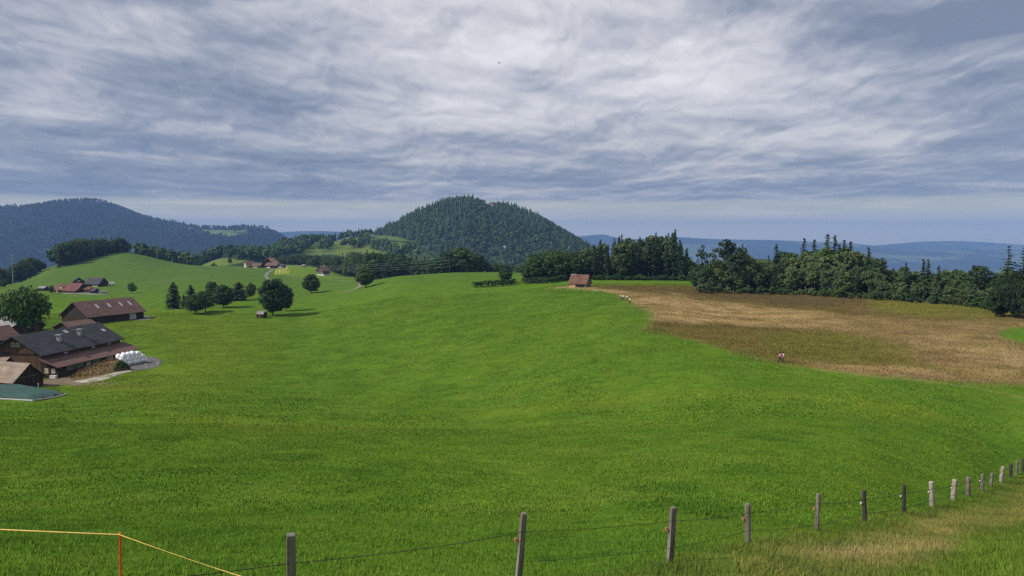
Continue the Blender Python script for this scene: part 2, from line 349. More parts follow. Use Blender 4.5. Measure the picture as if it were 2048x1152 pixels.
# cloud rows: wide overhead, closing up towards the horizon
cx = w.math('DIVIDE', sep.outputs[0], w.math('ADD', zz, 0.45)); cy = w.math('LOGARITHM', w.math('ADD', zz, 0.03), 2.718)
def cvec(sx, sy, ox=0.0, oy=0.0, warp=None, wk=0.0):
    X_ = w.math('ADD', w.math('MULTIPLY', cx, sx), ox); Y_ = w.math('ADD', w.math('MULTIPLY', cy, sy), oy)
    if warp is not None:
        X_ = w.math('ADD', X_, w.math('MULTIPLY', w.math('SUBTRACT', warp, 0.5), wk)); Y_ = w.math('ADD', Y_, w.math('MULTIPLY', w.math('SUBTRACT', warp, 0.5), -wk*0.6))
    c = w.node('ShaderNodeCombineXYZ'); w.l.new(X_, c.inputs[0]); w.l.new(Y_, c.inputs[1]); c.inputs[2].default_value = 3.7; return c.outputs[0]
nW = w.noise(cvec(5.0, 3.2, 4.0, 8.0), 1.0, 4, 0.5)
nA = w.noise(cvec(1.1, 1.3, 2.3, 1.1), 1.0, 2, 0.45)                     # broad bright and dark parts of the deck
nB = w.noise(cvec(2.5, 3.0, 7.1, 4.0, nW, 1.0), 1.0, 4, 0.45)               # rolls lying across the view
nC = w.noise(cvec(9.0, 5.5, 1.0, 9.0, nW, 1.6), 1.0, 8, 0.55)               # ragged puffs
nB2 = w.noise(cvec(2.5, 3.0, 7.1-0.05, 4.0+0.19, nW, 1.0), 1.0, 4, 0.45)
nC2 = w.noise(cvec(9.0, 5.5, 1.0-0.06, 9.0+0.20, nW, 1.6), 1.0, 8, 0.55)
relief = w.math('ADD', w.math('MULTIPLY', w.math('SUBTRACT', nB, nB2), 0.95), w.math('MULTIPLY', w.math('SUBTRACT', nC, nC2), 0.70))   # lit tops, grey bases
def lobe(px, py, width, amp, asp=1.0):
    d = Vector(ray(px, py)).normalized()
    n = w.node('ShaderNodeVectorMath', operation='SUBTRACT'); w.l.new(tc.outputs['Generated'], n.inputs[0]); n.inputs[1].default_value = d
    n2 = w.node('ShaderNodeVectorMath', operation='MULTIPLY'); w.l.new(n.outputs[0], n2.inputs[0]); n2.inputs[1].default_value = (1/width, 1/width, asp/width)
    n3 = w.node('ShaderNodeVectorMath', operation='DOT_PRODUCT'); w.l.new(n2.outputs[0], n3.inputs[0]); w.l.new(n2.outputs[0], n3.inputs[1])
    return w.math('MULTIPLY', w.math('POWER', 2.718, w.math('MULTIPLY', n3.outputs['Value'], -1.0)), amp)
v = w.math('ADD', w.math('MULTIPLY', nB, 0.72), w.math('ADD', w.math('MULTIPLY', nC, 0.36), w.math('MULTIPLY', nA, 0.55)))
v = w.math('ADD', v, relief)
v = w.math('SUBTRACT', v, 0.325)
LOBES = ((1180, 110, 0.28, 0.19, 1.6), (800, 190, 0.16, 0.13, 2.2), (1060, 50, 0.16, 0.12, 1.5), (1560, 170, 0.16, 0.14, 2.2), (1800, 190, 0.07, 0.12, 1.5), (1830, 10, 0.20, -0.24, 1.6), (2020, 190, 0.12, -0.14, 2.0), (300, 40, 0.32, -0.12, 2.0), (430, 130, 0.10, -0.08, 2.5), (120, 110, 0.045, 0.14, 1.6), (200, 150, 0.10, 0.07, 2.5), (1060, 165, 0.07, -0.13, 3.0), (1790, 297, 0.035, 0.24, 2.2), (1070, 268, 0.04, 0.10, 3.0), (1450, 290, 0.05, 0.10, 2.5), (610, 245, 0.07, 0.10, 3.0), (1500, 205, 0.06, -0.08, 3.0), (110, 215, 0.10, 0.08, 3.0), (270, 190, 0.07, -0.10, 3.0))
for L in LOBES: v = w.math('ADD', v, lobe(*L))
cloud = w.ramp(v, [(0.18, (0.215, 0.258, 0.350)), (0.40, (0.330, 0.368, 0.452)), (0.58, (0.495, 0.51, 0.58)), (0.78, (0.67, 0.675, 0.71)), (1.0, (0.86, 0.865, 0.885))])
# lower rows of cloud: seen edge-on, bluer and calmer
lowmix = w.ramp(zz, [(0.045, 1.0), (0.17, 0.0)])
lowc = w.ramp(v, [(0.22, (0.185, 0.232, 0.320)), (0.48, (0.285, 0.328, 0.405)), (0.80, (0.60, 0.59, 0.59))])
cloud = w.mix(w.math('MULTIPLY', lowmix, 0.9), cloud, lowc)
# far edge of the deck, with pale air below it
def fvec(sx, sz, ox, oz):
    c = w.node('ShaderNodeCombineXYZ'); w.l.new(w.math('ADD', w.math('MULTIPLY', sep.outputs[0], sx), ox), c.inputs[0]); w.l.new(w.math('ADD', w.math('MULTIPLY', zz, sz), oz), c.inputs[1]); c.inputs[2].default_value = 1.3; return c.outputs[0]
edge = w.math('ADD', zz, w.math('MULTIPLY', w.math('SUBTRACT', w.noise(fvec(2.2, 30, 0, 0), 1.0, 3), 0.5), 0.010))
em = w.ramp(edge, [(0.041, 1.0), (0.0475, 0.0)])
nD = w.noise(fvec(7.0, 70.0, 5.0, 2.0), 1.0, 5, 0.6, 0.3)
palec = w.mix(w.ramp(nD, [(0.45, 0.0), (0.7, 1.0)]), (0.58, 0.59, 0.48), (0.80, 0.74, 0.60))
cloud = w.mix(em, cloud, w.mix(w.ramp(zz, [(0.004, 1.0), (0.036, 0.0)]), palec, (1.0, 0.94, 0.74)))
sc10 = w.node('ShaderNodeVectorMath', operation='SCALE'); w.l.new(cloud, sc10.inputs[0]); sc10.inputs['Scale'].default_value = SKY_K
cfac = w.ramp(v, [(0.30, 0.95), (0.6, 0.98)])
w.l.new(w.mix(cfac, sky.outputs[0], sc10.outputs[0]), bg.inputs['Color'])

def make_haze():
    bm = bmesh.new(); bmesh.ops.create_cube(bm, size=1.0)
    x0, x1, y0, y1, z0, z1 = -15800, 15800, -80, 18600, -640, 330
    for q in bm.verts: q.co = ((x0+x1)/2 + q.co.x*(x1-x0), (y0+y1)/2 + q.co.y*(y1-y0), (z0+z1)/2 + q.co.z*(z1-z0))
    me = bpy.data.meshes.new('haze'); bm.to_mesh(me); bm.free()
    m = bpy.data.materials.new('haze_air'); m.use_nodes = True; n = m.node_tree.nodes; n.clear()
    o = n.new('ShaderNodeOutputMaterial'); pv = n.new('ShaderNodeVolumePrincipled'); m.node_tree.links.new(pv.outputs[0], o.inputs['Volume'])
    pv.inputs['Color'].default_value = HAZE_COL + (1,); pv.inputs['Density'].default_value = HAZE_D; pv.inputs['Anisotropy'].default_value = 0.0
    tag(link('haze', me, m), kind='stuff')
if HAZE_D > 0: make_haze()

SC.view_settings.view_transform = 'Standard'; SC.view_settings.look = 'None'; SC.view_settings.gamma = 1.0
SC.view_settings.use_curve_mapping = False; SC.view_settings.exposure = EXPOSURE
SC.render.engine = 'CYCLES'
SC.render.filter_size = 1.1
cy_ = SC.cycles; cy_.use_denoising = False; cy_.max_bounces = 5; cy_.diffuse_bounces = 2; cy_.glossy_bounces = 2; cy_.transmission_bounces = 3; cy_.transparent_max_bounces = 8; cy_.volume_bounces = 0
cy_.use_adaptive_sampling = False

# ================================================================== hills
def dome(name, sil, yc, front, back, base, rough, pw, nx=260, ny=90, kind='structure'):
    """a hill whose skyline, seen from the viewpoint, follows `sil`; returns (object, height function)"""
    P = np.array(sil, float); f = pchip(P[:, 0], P[:, 1])
    xs = np.linspace((P[0,0]-1024)/FPX*yc, (P[-1,0]-1024)/FPX*yc, nx)
    def hz(x, y):
        pxs = 1024 + FPX*x/yc
        top = yc * slope_v(f(pxs))
        t = np.where(y < yc, (yc-y)/front, (y-yc)/back)
        g = np.clip(1 - t*t, 0, 1)**pw
        z = base + (top-base)*g
        return z + g*(1-g)*3*rough*(fbm(x/(front*0.22), y/(front*0.4), 131, 5)-0.5)
    ys = np.concatenate([np.linspace(yc-front, yc, ny), np.linspace(yc, yc+back, ny//3)[1:]])
    Y, X = np.meshgrid(ys, xs, indexing='ij')
    z = hz(X.ravel(), Y.ravel())
    edge = (np.abs(X.ravel()-xs[0]) < 1e-6) | (np.abs(X.ravel()-xs[-1]) < 1e-6)
    z = np.where(edge, base-5, z)
    idx = np.arange(Y.size).reshape(Y.shape)
    fc = np.stack([idx[:-1,:-1], idx[:-1,1:], idx[1:,1:], idx[1:,:-1]], -1).reshape(-1, 4)
    me = mesh_np(name, np.stack([X.ravel(), Y.ravel(), z], 1), fc, True)
    o = tag(link(name, me), kind=kind)
    return o, hz, X.ravel(), Y.ravel(), z
def slope_v(py):
    dy = (576.0 - np.asarray(py)) / FPX
    return (-ST + dy*CT) / (CT + dy*ST)
def hill_mat(name, n1s, n2s, bump):
    m = MT(name, 1.0, 0.05); p = m.pos()
    c = m.mix(1.0, m.attr('cover'), m.ramp(m.noise(p, n1s, 5, 0.7), [(0.3, 0.55), (0.5, 1.0), (0.72, 1.5)]), 'MULTIPLY')
    c = m.mix(1.0, c, m.ramp(m.noise(p, n2s, 4, 0.6), [(0.3, 0.75), (0.7, 1.25)]), 'MULTIPLY')
    m.base(c); m.bump(m.noise(p, n1s, 3, 0.6), 1.0, bump); return m.m

HILL_SIL = [(690,505),(720,494),(745,484),(760,471),(790,456),(820,441),(850,425),(880,413),(915,404),(945,403),(965,409),(985,413),(1000,414),(1040,425),(1080,441),(1110,457),(1140,474),(1170,494),(1200,515),(1240,545)]
hill, hill_z, hx, hy, hzv = dome('wooded_hill', HILL_SIL, 2150, 470, 420, -125, 60, 1.0)
color_attr(hill.data, 'cover', np.tile([0.032,0.058,0.022], (len(hx), 1)))
hill.data.materials.append(hill_mat('hill_floor', 0.05, 0.01, 4.0))

MT_SIL = [(-420,470),(-300,450),(-180,440),(-60,430),(0,425),(40,418),(62,415),(85,420),(120,413),(150,408),(175,404),(200,403),(215,404),(235,412),(265,424),(300,435),(340,443),(370,449),(400,455),(440,457),(480,458),(500,455),(535,457),(552,466),(575,482),(610,497),(660,520)]
mtn, mtn_z, mx, my, mz = dome('mountain', MT_SIL, 5200, 1500, 900, -300, 190, 0.8, 420, 110)
mpx, mpy = to_px(mx, my, mz)
mc = np.tile([0.012,0.024,0.016], (len(mx), 1))
MEADOWS = ([(352,449),(400,459),(480,461),(494,458),(494,467),(468,464),(425,470),(388,462)], [(418,466),(450,463),(492,468),(470,472),(430,473)], [(75,502),(90,498),(110,501),(104,505)])
mm = np.zeros(len(mx))
for pts in MEADOWS: mm = np.maximum(mm, poly_mask(mpx + 6*(fbm(mx/90, my/90, 5)-0.5), mpy, pts, 2.0))
mc = mc*(1-mm[:, None]) + np.array([[0.115,0.165,0.045]])*mm[:, None]
color_attr(mtn.data, 'cover', mc); mtn.data.materials.append(hill_mat('mountain_floor', 0.018, 0.004, 14.0))

for nm, sil, yc, fr, bk, col in (
    ('far_hills', [(1080,486),(1150,474),(1185,470),(1205,469),(1222,473),(1250,479),(1290,477),(1350,474),(1400,477),(1470,479),(1540,480),(1620,483),(1690,486),(1730,492),(1770,503),(1830,517),(1900,530)], 13500, 2600, 1200, [0.035,0.055,0.045]),
    ('far_hills', [(1600,512),(1700,503),(1800,506),(1880,501),(1980,499),(2060,498),(2200,496),(2400,506)], 11500, 1800, 1200, [0.035,0.055,0.045]),
    ('far_hills', [(1650,496),(1740,492),(1800,487),(1850,483),(1900,482),(1960,484),(2048,489),(2200,488),(2350,495)], 16500, 1500, 1200, [0.04,0.06,0.05]),
    ('far_hills', [(480,478),(540,466),(590,463),(640,462),(700,464),(760,463),(830,470),(900,480)], 11500, 1500, 1200, [0.035,0.06,0.05])):
    o, _, fx, fy, fz = dome(nm, sil, yc, fr, bk, -470, 60, 0.9, 160, 40)
    w_ = fbm(fx/700, fy/900, 77, 4)
    color_attr(o.data, 'cover', np.where((w_ > 0.56)[:, None], [[0.11,0.14,0.07]], [col]))
    o.data.materials.append(hill_mat('far_hill_cover', 0.004, 0.0012, 20.0))
# a strip of lake far down on the right
lk = []
for pxl, pyl in ((1742,513.2),(1765,511.6),(1800,512.2),(1830,513.6),(1800,516.2),(1762,516.8)):
    yl = 9600*(1 + (514-pyl)*0.025); lk.append((yl*(pxl-1024)/FPX, yl, 0))
zl = -428.0
zl = max(Hs(p[0], p[1]) for p in lk) + 1.5
me = bpy.data.meshes.new('lake'); me.from_pydata([(p[0], p[1], zl) for p in lk], [], [tuple(range(len(lk)))][::1]); me.update()
lm = MT('lake_water', 0.12, 0.6); lm.base((0.05, 0.08, 0.10)); tag(link('lake', me, lm.m), kind='structure')

# ================================================================== trees
def leaf_mat(name, col, dark, tr=0.28):
    m = MT(name, 0.75, 0.25)
    oi = m.node('ShaderNodeObjectInfo')
    p = m.pos((1, 1, 1), world=True)
    f = m.math('ADD', m.math('MULTIPLY', oi.outputs['Random'], 0.55), m.math('MULTIPLY', m.noise(p, 0.9, 3, 0.6), 0.6))
    c = m.ramp(f, [(0.2, dark), (0.55, col), (0.9, tuple(a*b for a, b in zip(col, (1.55, 1.35, 1.15))))])
    m.base(c)
    t = m.node('ShaderNodeBsdfTranslucent'); m.l.new(c, t.inputs['Color'])
    mx_ = m.node('ShaderNodeMixShader'); mx_.inputs[0].default_value = tr
    m.l.new(m.b.outputs[0], mx_.inputs[1]); m.l.new(t.outputs[0], mx_.inputs[2]); m.l.new(mx_.outputs[0], m.out.inputs['Surface'])
    return m.m
M_SPRUCE = leaf_mat('spruce_needles', (0.034,0.063,0.025), (0.022,0.042,0.019), 0.15)
M_LEAF = leaf_mat('dark_leaves', (0.047,0.094,0.023), (0.029,0.062,0.018))
M_LIGHTLEAF = leaf_mat('moor_leaves', (0.098,0.148,0.052), (0.060,0.096,0.036))
M_ASH = leaf_mat('ash_leaves', (0.040,0.086,0.018), (0.022,0.050,0.013))
M_DEAD = leaf_mat('dead_needles', (0.15,0.085,0.045), (0.10,0.055,0.03), 0.1)
def bark(name, c0, c1):
    m = MT(name, 0.95, 0.1); m.base(m.mix(m.noise(m.pos((4,4,0.7), world=False), 3.0, 4), c0, c1)); return m.m
M_BARK = bark('brown_bark', (0.055,0.042,0.032), (0.13,0.105,0.085)); M_PALEBARK = bark('pale_bark', (0.12,0.11,0.095), (0.34,0.32,0.28))

def tube_np(pts, rad, n=6):
    pts = np.array(pts, float); V = []; F = []
    for i, p in enumerate(pts):
        d = pts[min(i+1, len(pts)-1)] - pts[max(i-1, 0)]; d = d/np.linalg.norm(d)
        a = np.cross(d, [0.31, 0.95, 0.1]); a /= np.linalg.norm(a); b = np.cross(d, a)
        for k in range(n):
            t = 2*math.pi*k/n; V.append(p + rad[i]*(math.cos(t)*a + math.sin(t)*b))
    for i in range(len(pts)-1):
        for k in range(n): F.append((i*n+k, i*n+(k+1) % n, (i+1)*n+(k+1) % n, (i+1)*n+k))
    return np.array(V), np.array(F, int)
def cat(parts):
    V = []; F = []; o = 0
    for v, f in parts: V.append(v); F.append(f+o); o += len(v)
    return np.concatenate(V), np.concatenate(F)
def quads(c, n, up, sw, sl):
    """leaf-clump quads: centres c, normals n, long axes roughly up"""
    n = n/np.linalg.norm(n, axis=1, keepdims=True); a = np.cross(n, up); a /= np.linalg.norm(a, axis=1, keepdims=True)+1e-9; b = np.cross(a, n)
    a = a*sw[:, None]; b = b*sl[:, None]
    V = np.stack([c-a-b*0.8, c+a*0.7-b, c+a*0.9+b, c-a*0.4+b*1.1], 1).reshape(-1, 3)
    return V, np.arange(len(V)).reshape(-1, 4)
def make_conifer(seed, h=20.0, R=3.4, clear=0.08, whorls=30, per=8, ragged=0.25, p=0.85):
    r = np.random.default_rng(seed); C = []; N = []; U = []; SW = []; SL = []
    for wv in range(whorls):
        t = clear + (1-clear)*(wv/(whorls-1))**0.95; z0 = h*t
        rr = R*(1-t)**p*(1+ragged*(r.random()-0.5)) + 0.12
        if t < clear+0.12: rr *= 0.75
        for b in range(max(4, int(per*(0.55+0.45*(1-t))))):
            az = r.random()*2*math.pi; L = rr*(0.65+0.5*r.random())
            d = np.array([math.cos(az), math.sin(az), 0.0]); k = max(2, int(L/0.42))
            for j in range(k):
                s = (j+0.6)/k; pos = d*L*s + np.array([0, 0, z0 - 0.34*L*s*s + 0.12*L*s])
                wdt = 0.20+0.34*(1-s*0.6)*min(1, L/2.0)
                pos = pos + r.normal(0, 0.09, 3)
                C.append(pos); N.append(np.array([d[0]*0.5, d[1]*0.5, 1.0]) + r.normal(0, 0.45, 3)); U.append(d + r.normal(0, 0.3, 3)); SW.append(wdt); SL.append(0.30+0.20*r.random())
    C.append([0, 0, h*0.985]); N.append([1, 0, 0]); U.append([0, 0, 1.0]); SW.append(0.10); SL.append(0.7)
    V, F = quads(np.array(C), np.array(N), np.array(U), np.array(SW), np.array(SL))
    tv, tf = tube_np([(0,0,-1.0),(0,0,h*0.3),(0.05,0,h*0.7),(0,0,h*0.97)], [h*0.014, h*0.011, h*0.006, 0.03])
    return (tv, tf), (V, F)
def make_broadleaf(seed, h=14.0, R=5.0, base=0.22, lobes=34, leaf=0.34, per=75, top=1.0, trunk_r=0.3, gap=0.0, fl=1.0):
    r = np.random.default_rng(seed); zc = h*(base+1)/2; hz = h*(1-base)/2
    cs = []
    tries = 0
    while len(cs) < lobes and tries < 4000:
        tries += 1
        q = r.normal(0, 1, 3); q /= np.linalg.norm(q); q *= 0.62+0.3*r.random()
        if q[2] < -0.8: continue
        wid = 1.0 if q[2] < 0 else (1-0.15*q[2]*top)
        c = np.array([q[0]*R*wid, q[1]*R*wid, zc+q[2]*hz*0.92])
        if all(np.linalg.norm(c-o) > (R*0.27+gap) for o in cs): cs.append(c)
    cs.append(np.array([0, 0, zc])); cs.append(np.array([0.2, 0.3, zc+hz*0.4])); C = []; N = []; SW = []; SL = []
    for c in cs:
        lr = R*(0.25+0.13*r.random()); n = int(per*(0.7+0.6*r.random()))
        q = r.normal(0, 1, (n, 3)); q /= np.linalg.norm(q, axis=1, keepdims=True); rad = lr*(0.55+0.5*r.random(n)**0.7)
        pos = c + q*rad[:, None]*np.array([1.15, 1.15, 0.8*fl]); C.append(pos); N.append(q + r.normal(0, 0.55, (n, 3)) + np.array([0, 0, 0.35]))
        s = leaf*(0.55+0.8*r.random(n)); SW.append(s*0.8); SL.append(s)
    C = np.concatenate(C); N = np.concatenate(N)
    V, F = quads(C, N, r.normal(0, 1, C.shape), np.concatenate(SW), np.concatenate(SL))
    parts = [tube_np([(0,0,-1.0),(0.1,0,h*base*0.6),(0,0.1,zc*0.8),(0,0,zc+hz*0.3)], [trunk_r*1.3, trunk_r, trunk_r*0.7, trunk_r*0.25], 7)]
    for c in cs[:12]:
        z0 = h*base*0.7 + (zc-h*base)*r.random()*0.7; m = np.array([c[0]*0.5, c[1]*0.5, (z0+c[2])/2+0.2])
        parts.append(tube_np([(0,0,z0), m, c], [trunk_r*0.5, trunk_r*0.32, 0.04], 5))
    return cat(parts), (V, F)

M_DEEPLEAF = leaf_mat('deep_green_leaves', (0.026,0.050,0.018), (0.017,0.034,0.014))  # darkest green of the leaf colours
TEMPL = {}
def templ(key, gen, leafm, barkm):
    (tv, tf), (cv, cf) = gen
    a = mesh_np('trunk', tv, tf, True); a.materials.append(barkm); b = mesh_np('crown', cv, cf); b.materials.append(leafm)
    TEMPL.setdefault(key, []).append((a, b, float(cv[:, 2].max()), float(np.abs(cv[:, :2]).max())))
for s in range(4): templ('spruce', make_conifer(100+s, 20, 3.3, 0.06), M_SPRUCE, M_BARK)
for s in range(4): templ('forest_spruce', make_conifer(110+s, 23, 3.5, 0.10+0.05*s, 32, 9, 0.5, 0.60), M_SPRUCE, M_PALEBARK)
for s in range(2): templ('gaunt_spruce', make_conifer(120+s, 22, 3.4, 0.15, 19, 6, 0.7, 0.8), M_SPRUCE, M_BARK)
for s in range(4): templ('maple', make_broadleaf(200+s, 14, 5.0, 0.03, 46, 0.36, 84, gap=-0.1), M_LEAF, M_BARK)
for s in range(2): templ('spreading', make_broadleaf(210+s, 11, 6.0, 0.12, 38, 0.32, 80, trunk_r=0.28, fl=0.8), M_LEAF, M_BARK)
for s in range(5): templ('birch', make_broadleaf(220+s, 14, 3.0, (0.06, 0.30, 0.10, 0.34, 0.08)[s], 38, 0.27, 62, 2.6, 0.14), M_LIGHTLEAF, M_PALEBARK)
for s in range(2): templ('pine', make_broadleaf(230+s, 17, 4.2, 0.50, 16, 0.34, 62, 1.0, 0.22, 0.4, 0.75), M_SPRUCE, M_PALEBARK)
for s in range(2): templ('wispy', make_broadleaf(240+s, 16, 3.3, 0.30, 13, 0.28, 40, 2.0, 0.17, 0.9, 0.8), M_SPRUCE, M_BARK)
templ('ash', make_broadleaf(250, 14.5, 8.2, 0.25, 44, 0.44, 58, 1.0, 0.45, 0.55, 0.72), M_ASH, M_BARK)
for s in range(3): templ('shrub', make_broadleaf(260+s, 3.2, 1.8, 0.02, 16, 0.17, 70, 1.0, 0.06), M_LEAF, M_BARK)
for s in range(2): templ('pale_shrub', make_broadleaf(265+s, 3.4, 1.9, 0.02, 16, 0.18, 60, 1.0, 0.06), M_LIGHTLEAF, M_BARK)
for s in range(2): templ('leaf_tone', make_broadleaf(280+s, 10, 4.0, 0.02, 36, 0.30, 80), M_DEEPLEAF, M_BARK)
templ('dead_spruce', make_conifer(130, 20, 2.6, 0.1, 22, 6, 0.5), M_DEAD, M_BARK)
for s in range(2): templ('orchard', make_broadleaf(270+s, 9, 3.6, 0.07, 28, 0.26, 60, 1.0, 0.15), M_LEAF, M_BARK)
for s in range(2): templ('narrow_spruce', make_conifer(140+s, 14, 3.5, 0.01, 32, 12, 0.2, 0.50), M_SPRUCE, M_BARK)

NAMES = dict(leaf_tone='broadleaf_tree', spruce='spruce_tree', forest_spruce='spruce_tree', gaunt_spruce='spruce_tree', maple='maple_tree', spreading='maple_tree', birch='birch_tree', pine='pine_tree', wispy='pine_tree', ash='ash_tree', shrub='shrub', pale_shrub='shrub', dead_spruce='dead_spruce_tree', orchard='broadleaf_tree', narrow_spruce='spruce_tree')
NT = [0]
def tree(key, p, h, label, group=None, wid=1.0, var=None, rz=None):
    tm = TEMPL[key][(NT[0]*7+3) % len(TEMPL[key]) if var is None else var % len(TEMPL[key])]; NT[0] += 1
    r = empty(NAMES[key], p, random.random()*6.283 if rz is None else rz)
    s = h/tm[2]; r.scale = (s*wid, s*wid*(0.92+0.16*random.random()), s)
    for nm, me in (('trunk', tm[0]), ('crown', tm[1])):
        o = bpy.data.objects.new(nm, me); COL.objects.link(o); o.parent = r
    return tag(r, label, 'shrub' if 'shrub' in key else 'tree', group)
def tree_px(key, px, py_base, py_top, label, group=None, wpx=None, Y=None, **k):
    """tree standing at photo point (px, py_base) whose top reaches py_top; wpx = crown width in photo pixels"""
    p = at(px, py_base) if Y is None else on(px, Y)
    _, dy, dz = ray(px, py_top); h = p.y*dz/dy - p.z
    tm = TEMPL[key][0]; wid = 1.0
    if wpx: wid = (wpx*p.y/FPX/2) / (tm[3]*h/tm[2])
    return tree(key, p, h, label, group, wid, **k)
def interp(tab, x):
    a = np.array(tab, float); return float(np.interp(x, a[:, 0], a[:, 1]))

# single trees on the pasture
tree_px('narrow_spruce', 348, 617, 563, 'broad dark spruce at the left end of the pasture tree group', 'trees on the middle pasture', 40)
tree_px('narrow_spruce', 382, 613, 569, 'slim pointed spruce just right of the broad dark spruce', 'trees on the middle pasture', 32, Y=375)
tree_px('narrow_spruce', 368, 614, 588, 'very small young spruce between two bigger spruces', 'trees on the middle pasture', 13)
tree_px('spreading', 391, 628, 586, 'low spreading maple with its trunk showing, nearest of the pasture tree group', 'trees on the middle pasture', 54)
tree_px('spreading', 411, 624, 580, 'wide maple leaning against the low spreading maple', 'trees on the middle pasture', 54)
tree_px('maple', 447, 615, 567, 'dense round maple at the middle of the pasture tree group', 'trees on the middle pasture', 52)
tree_px('maple', 424, 612, 562, 'lighter round maple standing behind the dense maple', 'trees on the middle pasture', 26, Y=380)
tree_px('narrow_spruce', 478, 601, 563, 'ragged spruce right of the dense round maple', 'trees on the middle pasture', 46)
tree_px('orchard', 503, 598, 564, 'small airy tree between ragged spruce and the biggest maple', 'trees on the middle pasture', 23)
tree_px('maple', 546, 631, 557, 'biggest round maple, standing over the small field hut', 'trees on the middle pasture', 56, var=1)
tree_px('maple', 572, 622, 566, 'smaller crown growing into the right side of the biggest maple', 'trees on the middle pasture', 36, var=2)
tree_px('maple', 623, 586, 547, 'round maple alone in front of the timbered chalet', None, 40, var=3)
tree_px('maple', 731, 575, 534, 'maple beside the bend of the gravel track', None, 44, var=0)
tree_px('orchard', 264, 587, 564, 'small bushy tree alone on pasture right of the red roofed farmstead', None, 22)
tree_px('orchard', 1010, 567, 536, 'small round tree rising out of the dark clipped hedge', None, 32)
tree_px('ash', 51, 660, 571, 'large airy ash tree with lumpy crown in front of the grey roofed shed', None, 116, rz=0.7, Y=248)
tree_px('orchard', 103, 588, 570, 'small dark tree beside the tiny shed left of the red roofed farmstead', None, 12)
tree_px('shrub', 86, 658, 640, 'dark bush at the right end of the grey roofed shed', None, 14)
tree_px('shrub', 460, 528, 516, 'tiny tree alone on the mound left of the far farm', None, 9)
tree_px('shrub', 428, 531, 525, 'low dark bush beside the tiny hut on the far mound', None, 18, Y=905)
tree_px('orchard', 1385, 566, 531, 'dark leaning tree at the gap between the two woods', None, 22)
# wood on the hillock
g = 'dark trees of the wood on the hillock'
tb = [(112,527),(150,517),(190,508),(225,504),(258,505)]; tt = [(108,493),(125,484),(150,478),(200,474),(235,474),(250,477),(260,489)]
for row in range(3):
    for i in range(15):
        px = 116 + (255-116)*(i+0.5+0.5*(random.random()-0.5))/15
        Y = interp([(110,700),(180,800),(255,872)], px) + row*14
        p = on(px, Y); _, dy, dz = ray(px, interp(tt, px) + random.uniform(-4, 5) + (2-row)*1.5)
        tree('spruce' if random.random() < 0.75 else 'maple', p + Vector((0, 0, -1.0)), p.y*dz/dy - p.z + 1.0, 'dark tree in the dense round wood on top of the green hillock', g, 1.25 if row else 1.1)
# trees on the lower left edge behind the hillock
g = 'trees down the slope left of the hillock'
for px, top, Y in ((38,527,690),(50,519,700),(62,514,715),(74,516,730),(86,526,760),(-4,531,640),(14,540,660),(4,548,610),(26,536,720),(-14,540,620),(8,566,560),(-6,572,540)):
    p = on(px, Y); _, dy, dz = ray(px, top); tree('maple' if random.random() < 0.75 else 'spruce', p, max(6, p.y*dz/dy - p.z), 'shadowy tree low on the slope beside the tall pale pole, left of the hillock', g, 1.05)
# band of wood below the hill, behind the bright pasture and the meadow crest
g = 'trees of the wood band behind the meadow'
tt = [(556,508),(580,503),(610,506),(640,507),(670,505),(700,503),(722,499),(745,500),(770,505),(800,506),(830,509),(860,512),(905,512)]
for row in range(3):
    for i in range(27):
        px = 562 + (905-562)*(i+0.5+0.6*(random.random()-0.5))/27
        Y = interp([(560,900),(640,880),(700,790),(760,660),(905,610)], px) + (row-1)*22 + random.uniform(-5, 5)
        p = on(px, Y); _, dy, dz = ray(px, interp(tt, px) + random.uniform(0, 7) + (2-row)*3)
        tree('spruce' if random.random() < (0.75 if 690 < px < 860 else 0.4) else 'maple', p, p.y*dz/dy - p.z, 'tree in the dark wood band between bright pasture and wooded hill', g, 1.15)
p = on(757, 655); _, dy, dz = ray(757, 506); tree('dead_spruce', p, p.y*dz/dy - p.z, 'dead spruce with rust brown needles in the wood band below the hill', None, 1.2)
g = 'trees behind the crest of the meadow'
for px, top, Y, key in ((772,508,630,'spruce'),(779,506,640,'spruce'),(786,508,635,'spruce'),(793,507,640,'maple'),(800,510,630,'spruce'),(808,509,640,'spruce'),(735,499,600,'spruce'),(722,503,610,'spruce'),(748,504,605,'maple'),(884,512,520,'maple'),(898,502,540,'maple'),(912,496,545,'maple'),(924,493,540,'maple'),(938,500,550,'maple'),(950,508,560,'maple'),(962,515,560,'spruce'),(974,519,565,'spruce'),(986,524,560,'maple'),(998,528,580,'maple'),(1012,527,590,'maple'),(1026,530,590,'maple'),(1040,530,580,'maple'),(870,520,530,'maple')):
    p = on(px, Y); _, dy, dz = ray(px, top); tree(key, p, p.y*dz/dy - p.z, 'tree just behind the middle of the meadow crest, in front of the wooded hill', g, 1.2)
